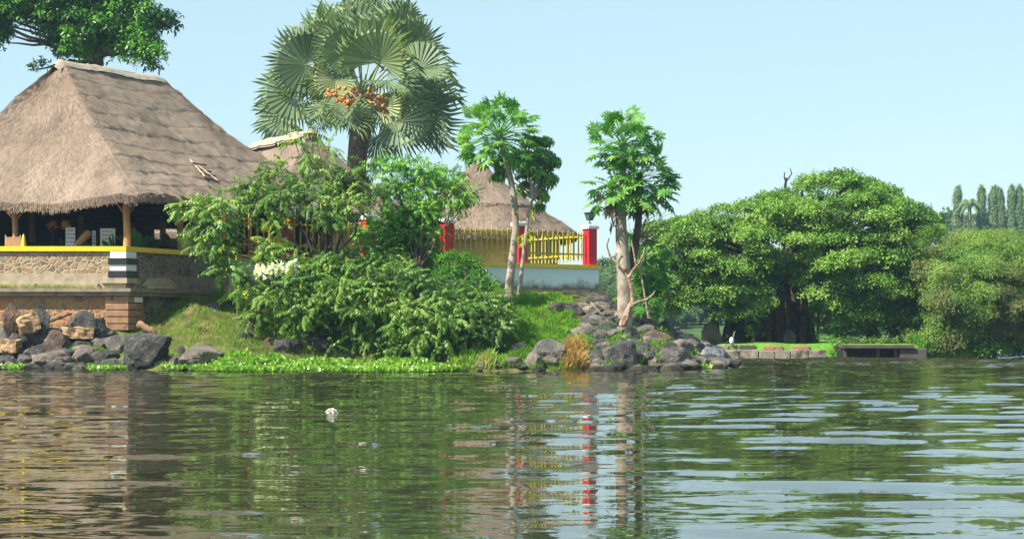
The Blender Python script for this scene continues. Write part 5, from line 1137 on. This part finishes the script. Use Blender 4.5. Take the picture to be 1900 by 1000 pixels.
far_bush('bush', 'lush green vine bush at the end of the dark landing stage', [(1708,640,14,10),(1722,650,14,10),(1695,628,12,8),(1740,655,12,6)], 86.3, 'bright')
far_bush('small_tree', 'small open shrub standing in front of the fig tree roots', [(1400,600,14,9),(1388,610,12,9),(1412,612,12,8),(1398,622,12,8)], 88.6, 'fig', TUFS, 70, base=(P(1397, 640, 88.6)[0], 88.6, .4))
far_bush('bush', 'tall leafy bush filling the gap between the fig tree and the feathery tree', [(random.uniform(1690,1735), y_, 20, 14, random.uniform(-1,1)) for y_ in np.linspace(440, 640, 22)], 88.4, 'willow', TUFW, 170)
far_bush('bush', 'low layered bushes at the water under the feathery tree', [(x_, random.uniform(615, 655), 22, 12, random.uniform(-.4,.6)) for x_ in np.linspace(1780, 1960, 24)], 86.5, 'fig', TUF, 150)
for i, (x0, x1, y0, y1, lab) in enumerate(((1520,1590,590,640,'dark shaded bushes just right of the fig tree trunk'), (1590,1650,595,640,'dark green bushes behind the middle of the landing stage'), (1640,1710,590,640,'dark green bushes filling in beneath the right side of the fig'))):
    rows = [(random.uniform(x0, x1), random.uniform(y0, y1-6), 18, 11, random.uniform(-1, 2)) for _ in range(13)]; far_bush('bush', lab, rows, 90.5, 'fig', TUF, 160, group='bushes under the fig tree', scale=(.7, 1.1))
rows = [(x, random.uniform(628, 638), 12, 5, random.uniform(-.5, .5)) for x in np.linspace(1530, 1705, 17)]; o = far_bush('creeper', 'bright creeper trailing along the top of the dark landing stage', rows, 87.8, 'bright', TUFS, 150); 
far_bush('bush', 'dark hanging growth between the pale quay and the landing stage', [(1552,650,16,7),(1560,642,14,6),(1545,658,10,5)], 86.3, 'fig', TUFS, 140)
# quay
q = thing('stone_quay', P(1440, 667, 85.6)*np.array([1, 1, 0]), 'low pale stone quay at the water below the fig tree', 'quay')
xs = [1336, 1372, 1408, 1438, 1467, 1500, 1534]
for i in range(6):
    a, b_ = P(xs[i]+.7, 650, 85.6), P(xs[i+1]-.7, 650, 85.6); m_ = MB(); h_ = .43+random.uniform(-.02, .02); m_.box(((a[0]+b_[0])/2, 86.1, h_/2-.2), (b_[0]-a[0], 1.0, h_+.4), random.uniform(-.01, .01), bev=.04); part(m_, 'block', 'quay', q)
q2 = thing('upper_quay_wall', (P(1370, 640, 87)[0], 87, .3), 'short grey upper wall behind the left end of the pale quay', 'wall')
for x0, x1, mt in ((1330,1352,'quay'),(1353,1372,'quay'),(1373,1402,'quayd')):
    a, b_ = P(x0, 650, 87), P(x1-.5, 650, 87); m_ = MB(); m_.box(((a[0]+b_[0])/2, 87.1, .38), (b_[0]-a[0], .5, .55), bev=.03); part(m_, 'block', mt, q2)
for x0, x1, lab in ((1415,1450,'reddish stone block under the lawn edge, left of the dark opening'), (1468,1500,'reddish brown stone block under the lawn edge, right of the dark opening')):
    a, b_ = P(x0, 650, 87), P(x1, 650, 87); m_ = MB(); m_.box(((a[0]+b_[0])/2, 86.9, .52), (b_[0]-a[0], .5, .22), bev=.03); tag(m_.build('quay_slab', 'rustblock', None, ((a[0]+b_[0])/2, 86.9, .41)), lab, 'stone slab', 'slabs under the lawn edge')
st_ = thing('landing_stage', (P(1620, 660, 86)[0], 86, 0), 'dark concrete landing stage with a black void beneath', 'landing stage')
a, b_ = P(1558, 650, 85.8), P(1712, 650, 85.8); cx = (a[0]+b_[0])/2
m_ = MB(); m_.box((cx-.3, 85.75, .60), (b_[0]-a[0]-.6, 1.9, .16), bev=.02); part(m_, 'deck', 'quayd', st_)
m_ = MB(); m_.box((cx, 86.45, .15), (b_[0]-a[0], .3, .74)); m_.box((a[0]+.05, 85.9, .12), (.12, 1.1, .75)); m_.box((cx, 85.9, .10), (b_[0]-a[0]-.3, 1.0, .02)); part(m_, 'rear_wall', 'black', st_)  # black backing, end and bottom sheets stand for the shade under the deck
for px in (1562, 1622, 1655): p = P(px, 650, 86); m_ = MB(); m_.box((p[0], 85.2, .1), (.14, .2, .83)); part(m_, 'pier', 'quayd', st_)
a, b_ = P(1662, 650, 85.9), P(1712, 650, 85.9); m_ = MB(); m_.box(((a[0]+b_[0])/2, 85.7, .08), (b_[0]-a[0], 1.5, .86), bev=.05); part(m_, 'abutment', 'quayd', st_)
# white and blue container on the quay, with bent rod
c = P(1357, 637, 86.8); rt = thing('plastic_drum', (c[0], 86.8, .65), 'white and blue plastic container standing on the quay wall', 'container'); m_ = MB(); m_.ball((c[0], 86.75, .87), (.10, .10, .17), 3); part(m_, 'body', 'white', rt)
m_ = MB(); m_.ball((c[0]+.06, 86.83, .84), (.11, .11, .17), 3); part(m_, 'side', 'blueplastic', rt); m_ = MB(); m_.tube([(c[0]-.08, 86.75, .85), (c[0]-.25, 86.75, .8), (c[0]-.28, 86.75, .62)], .015, 6); part(m_, 'handle', 'metal', rt)
# boulders at the foot of the fig
for i, (x0, x1, y0, y1, mt, lab) in enumerate(((1300,1345,598,652,'rtan','pale rock at the foot of the fig tree root arch'), (1452,1476,610,632,'rgrey','grey stone standing beside the fig tree trunk'), (1254,1300,622,650,'rdark','dark low rocks behind the rocky point'))):
    D = 90 if i < 2 else 74; k = D/F; c = P((x0+x1)/2, y1, D); V, Fc = rock_mesh((x1-x0)*k, (x1-x0)*k*.8, (y1-y0)*k+.5, 900+i); m_ = MB(); m_.add(V+np.array([c[0], c[1], c[2]-.5]), Fc, smooth=True); tag(m_.build('boulder', mt, None, tuple(c-np.array([0, 0, .5]))), lab, 'boulder', 'boulders on the far bank')

# ---------------------------------------------------------------- distant trees
def crown_tree(name, lab, rx, rz, h, seed, mat='far', nclump=26, col=False):
    root = thing(name, (0, 0, 0), lab, 'tree'); r = random.Random(seed); cl = []
    for _ in range(nclump):
        if col: z = r.uniform(.1, 1); w_ = rx*(.9 if z < .8 else .6); cl.append((r.uniform(-.4, .4)*w_, r.uniform(-.4, .4)*w_, z*h, w_*.6, w_*.6, h*.09))
        else:
            d = rdir(1)[0]; q = r.uniform(.4, .85); cl.append((d[0]*rx*q, d[1]*rx*q, h-rz+d[2]*rz*q, rx*.36, rx*.36, rz*.34))
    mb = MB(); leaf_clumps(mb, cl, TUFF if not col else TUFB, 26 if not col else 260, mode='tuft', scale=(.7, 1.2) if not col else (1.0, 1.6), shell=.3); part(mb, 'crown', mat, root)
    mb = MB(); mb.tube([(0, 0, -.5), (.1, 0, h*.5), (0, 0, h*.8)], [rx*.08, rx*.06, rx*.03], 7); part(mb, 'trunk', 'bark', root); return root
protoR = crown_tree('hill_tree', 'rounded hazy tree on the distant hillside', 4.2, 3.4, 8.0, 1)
protoR2 = crown_tree('hill_tree', 'rounded hazy tree on the distant hillside', 5.0, 3.0, 7.5, 2)
protoC = crown_tree('column_tree', 'tall narrow columnar tree on the skyline at the right edge', .75, 5, 10.5, 3, nclump=22, col=True)
used = set()
def place(proto, px, D, sc=1.0, lab=None, grp=None, rot=None):
    X = (px-950)/F*D; loc = (X, D, float(hillZ(X, D))-.3); rot = random.uniform(0, 6.28) if rot is None else rot
    if proto.name not in used: used.add(proto.name); proto.location = loc; proto.rotation_euler = (0, 0, rot); proto.scale = (sc,)*3; 
    else: proto = dup_tree(proto, loc, rot, sc)
    if lab: proto['label'] = lab
    if grp: proto['group'] = grp
    return proto
# columnar trees, left to right along the skyline
for px, sc, lab in ((1776,.8,'short columnar tree beside the skyline palm, leftmost of the columnar row'), (1822,1.0,'slim columnar tree standing alone right of the skyline palm'), (1842,.95,'left one of the joined pair of columnar trees on the skyline'), (1856,1.0,'right one of the joined pair of columnar trees on the skyline'), (1877,.95,'columnar tree right of the sky gap on the hill'), (1892,1.0,'columnar tree nearest the right edge of the picture')):
    D = 300; o = place(protoC, px, D, 1.0, lab, 'columnar trees on the skyline'); X = (px-950)/F*D; top = 1.3+(615-(348+8*random.random()))/F*D; h_ = top-o.location.z; o.scale = (1.0, 1.0, max(.6, h_/10.8))
# palm on the skyline
D = 298; X = (1798-950)/F*D; pz = float(hillZ(X, D)); sp = thing('skyline_palm', (X, D, pz), 'small hazy palm between the columnar trees on the skyline', 'palm tree'); topz = 1.3+(615-374)/F*D
mb = MB(); mb.tube([(X, D, pz-.5), (X+.2, D, (pz+topz)/2), (X, D, topz)], [.35, .28, .25], 8); part(mb, 'trunk', 'bark', sp); mb = MB()
for i in range(16):
    az = i*2.4; e = R(60-6*i); Lp = 2.1; pts = [np.array([X, D, topz])+np.array([math.cos(az)*math.cos(e), math.sin(az)*math.cos(e), math.sin(e)])*Lp*t+np.array([0, 0, -1.6*t*t]) for t in np.linspace(0, 1, 6)]
    for j in range(5):
        for s_ in (-1, 1):
            n = 4; t = np.array([pts[j]+(pts[j+1]-pts[j])*u for u in np.linspace(0, 1, n, endpoint=False)]); d = np.tile(np.cross(pts[j+1]-pts[j], [0, 0, 1])*s_+(pts[j+1]-pts[j])*.8+np.array([0, 0, -.4]), (n, 1)); mb.scatter(leafq(.9, .16), frames(d), t)
part(mb, 'crown', 'far', sp)
hill = []
row = [(1112,300,.8),(1130,290,.9),(1150,285,.8),(1172,280,.9),(1205,285,1),(1240,290,1.1),(1275,285,1.2),(1300,300,1.35),(1335,290,1.1),(1370,300,1),(1220,255,.7),(1250,250,.7),(1205,240,.6),(1330,248,.7),(1370,252,.8),(1405,250,.8),(1290,262,.8),(1180,250,.7),(1160,245,.6),(1125,250,.6),
 (1738,322,1.1),(1752,328,1.3),(1768,325,1.4),(1786,322,1.35),(1805,326,1.15),(1822,322,1.25),(1840,328,1.1),(1858,324,1.2),(1878,326,1.1),(1896,322,1.2),(1915,325,1.25),(1745,300,1.1),(1775,296,1.1),(1810,297,1.0),(1850,296,1.1),(1885,297,1.0),(1735,270,1.0),(1760,262,1.0),(1790,258,1.1),(1825,262,1.1),(1860,260,1.2),(1895,262,1.1),(1720,250,1.0),(1755,240,.9),(1700,265,.9),(1850,240,.9),(1900,240,1.0),(1690,285,1.0),(1640,300,1.0),(1590,300,1),(1540,300,1),(1490,300,1),(1430,295,1),
 (1215,205,.4),(1228,212,.45),(1244,206,.35),(1258,214,.5),(1272,208,.4),(1300,216,.45),(1315,222,.5),(1338,214,.35),(1352,222,.5),(1372,210,.4),(1390,220,.5),(1195,215,.5),(1180,220,.5),(1164,225,.55),(1285,235,.6),(1325,240,.6),(1235,225,.35),(1262,222,.45),(1320,226,.35),(1080,290,.7),(1050,300,.7),(1020,300,.7)]
for i, (px, D, sc) in enumerate(row):
    lab = 'rounded hazy tree on the distant hillside beyond the rocky point' if px < 1450 else 'rounded hazy tree on the distant hill above the feathery tree'
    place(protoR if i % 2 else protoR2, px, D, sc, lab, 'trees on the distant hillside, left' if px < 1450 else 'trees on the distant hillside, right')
mb = MB(); D = 215; c = P(1288, 600, D); z0 = float(hillZ(c[0], D)); mb.tube([(c[0], D, z0-.3), (c[0], D, z0+.4), (c[0], D, z0+.85), (c[0], D, z0+1.2)], [.32, .28, .2, .05], 10, jag=.1); dressed('termite_mound', mb, 'mud', 'small tan cone of earth in the far meadow beyond the point', 'mound')

# ---------------------------------------------------------------- things in the pavilion, on the roof, on the water
def board(px0, px1, y0, y1, D, lab):
    a = P(px0, y0, D); b_ = P(px1, y1, D); cx, cz, w_, h_ = (a[0]+b_[0])/2, (a[2]+b_[2])/2, b_[0]-a[0], a[2]-b_[2]
    rt = thing('sign_board', (cx, D, FLOOR), lab, 'sign board', 'white notice boards in the pavilion'); m_ = MB(); m_.box((cx, D, cz), (w_, .04, h_), bev=.01); part(m_, 'panel', 'white', rt)
    m_ = MB()
    for i, z in enumerate(np.linspace(cz+h_*.36, cz-h_*.36, 5)):
        x = a[0]+w_*.12
        while x < b_[0]-w_*.2: l_ = random.uniform(.05, .13); m_.box((min(x+l_/2, b_[0]-w_*.12), D-.023, z), (l_, .006, .025)); x += l_+.035
    part(m_, 'lettering', 'black', rt); m_ = MB()
    for x in (a[0]+.05, b_[0]-.05): m_.tube([(x, D+.03, FLOOR), (x, D+.03, cz)], .02, 6)
    part(m_, 'leg', 'metal', rt)
board(186, 214, 424, 462, 66.5, 'white lettered board just left of the corner post'); board(122, 140, 422, 462, 67.0, 'white lettered board left of the brown slanted carving'); board(171, 178, 428, 462, 67.2, 'narrow white lettered board right of the brown slanted carving')
def loc_on_floor(px, D): p = P(px, 450, D); return (p[0], D, FLOOR)
# armchairs
def chair(px, D, lab):
    x, y, z = loc_on_floor(px, D); rt = thing('armchair', (x, y, z), lab, 'chair', 'chairs in the pavilion'); zs = z+.55
    for nm, (cx, cy, cz, sx, sy, sz), mt in (('seat', (0, 0, .5, .55, .5, .08), 'post'), ('cushion', (0, 0, .6, .5, .46, .12), 'yellow'), ('backrest', (0, .25, 1.0, .55, .06, .55), 'post')):
        m_ = MB(); m_.box((x+cx, y+cy, z+cz), (sx, sy, sz), bev=.02); part(m_, nm, mt, rt)
    for sx in (-.27, .27):
        for sy in (-.22, .25): m_ = MB(); m_.tube([(x+sx, y+sy, z), (x+sx, y+sy, z+(1.35 if sy > 0 else .8))], .03, 8); part(m_, 'leg', 'plinth', rt)
        m_ = MB(); m_.box((x+sx, y, z+.82), (.07, .55, .05)); part(m_, 'armrest', 'plinth', rt)
chair(21, 66.3, 'wooden armchair with yellow cushion beside the leftmost visible post')
x, y, z = loc_on_floor(44, 66.0); rt = thing('folded_parasol', (x, y, z), 'yellow and white folded parasol right of the leftmost post', 'parasol'); m_ = MB(); m_.tube([(x, y, z), (x, y, z+1.4)], .02, 6); part(m_, 'pole', 'metal', rt); m_ = MB(); m_.tube([(x, y, z+.35), (x, y, z+.7), (x, y, z+1.0), (x, y, z+1.25), (x, y, z+1.38)], [.14, .13, .10, .06, .01], 8, jag=.15); part(m_, 'canopy', 'yellow', rt)
# carved log figure
for px, D, lab, mir, sc in ((160, 66.4, 'brown slanted log carving on a dark stand behind the coping', 1, 1.0), (308, 68.5, 'dark upright wooden carving with a pale head behind the shaded coping', -1, .8)):
    x, y, z = loc_on_floor(px, D); rt = thing('wood_carving', (x, y, z), lab, 'carving', 'wood carvings in the pavilion'); m_ = MB(); m_.tube([(x, y, z), (x+.02, y, z+.6), (x+.05*mir, y, z+1.05)], [.28, .22, .16], 10, jag=.15); part(m_, 'stand', 'soot', rt)
    m_ = MB(); m_.tube([(x-.35*mir*sc, y-.1, z+.95), (x-.15*mir*sc, y-.1, z+1.15), (x+.08*mir*sc, y-.1, z+1.38), (x+.16*mir*sc, y-.1, z+1.47)], [.10, .14, .17, .10], 10, jag=.1); part(m_, 'body', 'bark' if mir < 0 else 'post', rt)
# banana plants in pots
def banana(px, D, lab, n=9, L=1.1, seed=1):
    x, y, z = loc_on_floor(px, D); rt = thing('potted_plant', (x, y, z), lab, 'plant', 'potted plants in the pavilion'); r = random.Random(seed)
    m_ = MB(); m_.tube([(x, y, z), (x, y, z+.35)], [.17, .24], 12); part(m_, 'pot', 'rustblock', rt); m_ = MB()
    for i in range(n):
        az = r.uniform(0, 6.28); lean = r.uniform(.15, .9); prev = None; rows = []
        for t in np.linspace(0, 1, 9):
            c = np.array([x+math.cos(az)*lean*t*L, y+math.sin(az)*lean*t*L, z+.35+L*(1.35*t-.6*lean*t*t)]); w_ = .16*math.sin(min(1, max(0, (t-.25)/.75))*math.pi)**.6 if t > .25 else .012; s_ = np.array([-math.sin(az), math.cos(az), 0]); rows += [c-s_*w_+np.array([0, 0, .04]), c, c+s_*w_+np.array([0, 0, .04])]
        i_ = [(3*k, 3*k+1, 3*k+4, 3*k+3) for k in range(8)]+[(3*k+1, 3*k+2, 3*k+5, 3*k+4) for k in range(8)]; m_.add(rows, np.array(i_), r.random())
    part(m_, 'leaves', 'banana', rt)
banana(250, 66.2, 'broad-leaved potted plant just right of the corner post', 10, 1.0, 3); banana(215, 65.9, 'broad-leaved potted plant behind the corner post on its left', 6, .8, 5); banana(285, 68.5, 'broad-leaved potted plant behind the shaded coping', 8, .9, 7); banana(320, 70, 'broad-leaved potted plant left of the second shaded post', 8, .8, 9); banana(58, 68.5, 'potted plant with yellowish leaves right of the folded parasol', 5, .5, 11); banana(118, 71, 'potted plant left of the lettered boards', 7, .9, 13)
for px, D, lab, col_ in ((98, 68.0, 'orange flower bunch hanging deep in the pavilion', 'orange'), (122, 68.0, 'yellow flower bunch beside the lettered board', 'yflower')):
    x, y, z = loc_on_floor(px, D); c = P(px, 420 if px < 100 else 421, D); rt = thing('flower_vase', (x, y, z), lab, 'flowers', 'flower arrangements in the pavilion'); m_ = MB(); leaf_clumps(m_, [(c[0], c[1], c[2], .14, .12, .12)], [tuft(6, .08, .05, 1, seed=5)], 2500, mode='tuft'); part(m_, 'blossom', col_, rt); m_ = MB(); m_.tube([(x, y, z), (x, y, z+.7), (c[0], c[1], c[2])], [.12, .07, .02], 8); part(m_, 'stand', 'soot', rt)
# ladder lying on the thatch
def roof_pt(px, py):
    """where a sight line meets the right-hand slope of the big roof"""
    best = None
    P_ = VR.reshape(-1, 3); sx = 950+P_[:, 0]/P_[:, 1]*F; sy = YH-(P_[:, 2]-HC)/P_[:, 1]*F; d = (sx-px)**2+(sy-py)**2+np.where(P_[:, 1] > 76, 1e6, 0); return P_[np.argmin(d)]+np.array([.05, -.08, .06])
A1, A2 = roof_pt(352, 300), roof_pt(406, 340); B1, B2 = roof_pt(362, 320), roof_pt(392, 340)
rt = thing('roof_ladder', A1, 'small wooden ladder lying on the slope of the large thatched roof', 'ladder')
for a, b_ in ((roof_pt(352, 300), roof_pt(378, 330)), (roof_pt(366, 312), roof_pt(404, 340))):
    m_ = MB(); m_.tube([a, b_], .035, 6); part(m_, 'rail', 'plinth', rt)
for a, b_ in (((356, 306), (382, 312)), ((362, 316), (390, 322)), ((370, 326), (398, 330)), ((378, 334), (404, 340))):
    m_ = MB(); m_.tube([roof_pt(*a), roof_pt(*b_)], .03, 6); part(m_, 'rung', 'soot', rt)
# metal awning between pavilion and fence
a = P(440, 358, 64.8); rt = thing('metal_awning', P(470, 470, 66), 'dark awning edge with grey metal sheet poking out behind the spreading tree', 'awning')
m_ = MB(); m_.add([P(437,355,65), P(445,354,66.5), P(530,372,67.5), P(530,375,66), P(450,375,65), P(446,374,65.2), P(438,360,65)], [(0,3,2,1),(0,6,5,4,3)]); m_.tube([P(439,356,65), P(530,374,66)], .05, 6); part(m_, 'soffit', 'black', rt)
m_ = MB(); m_.box(P(500,364,66.2), (1.6, .7, .05)); part(m_, 'sheet', 'sheet', rt); m_ = MB(); m_.tube([P(500,366,66.2), P(500,500,66.2)], .04, 6); m_.tube([P(462,366,66), P(462,510,66)], .04, 6); part(m_, 'leg', 'post', rt)
# floating white foam
D = HC*F/(768-YH); c = P(615, 768, D); rt = thing('floating_flower', (c[0], D, 0), 'white crumpled blossom floating alone on the open water', 'flower'); m_ = MB(); leaf_clumps(m_, [(c[0], D, .02, .07, .05, .03)], [tuft(6, .04, .035, 1, seed=3)], 26000, mode='tuft'); m_.ball((c[0], D, .015), (.085, .06, .025), 2); part(m_, 'petals', 'foam', rt)

# ---------------------------------------------------------------- haze
m, t, b = nodes_of('haze'); t.nodes.remove(b); pv = t.nodes.new('ShaderNodeVolumePrincipled'); pv.inputs['Color'].default_value = (0.50, 0.76, 1.0, 1)
pv.inputs['Density'].default_value = 0.00028; pv.inputs['Anisotropy'].default_value = 0.0; t.links.new(pv.outputs[0], t.nodes['Material Output'].inputs['Volume'])
mb = MB(); mb.box((0, 295, 27.5), (780, 710, 63)); tag(mb.build('haze', m), 'pale blue haze in the air over the water', 'haze', kind='stuff')
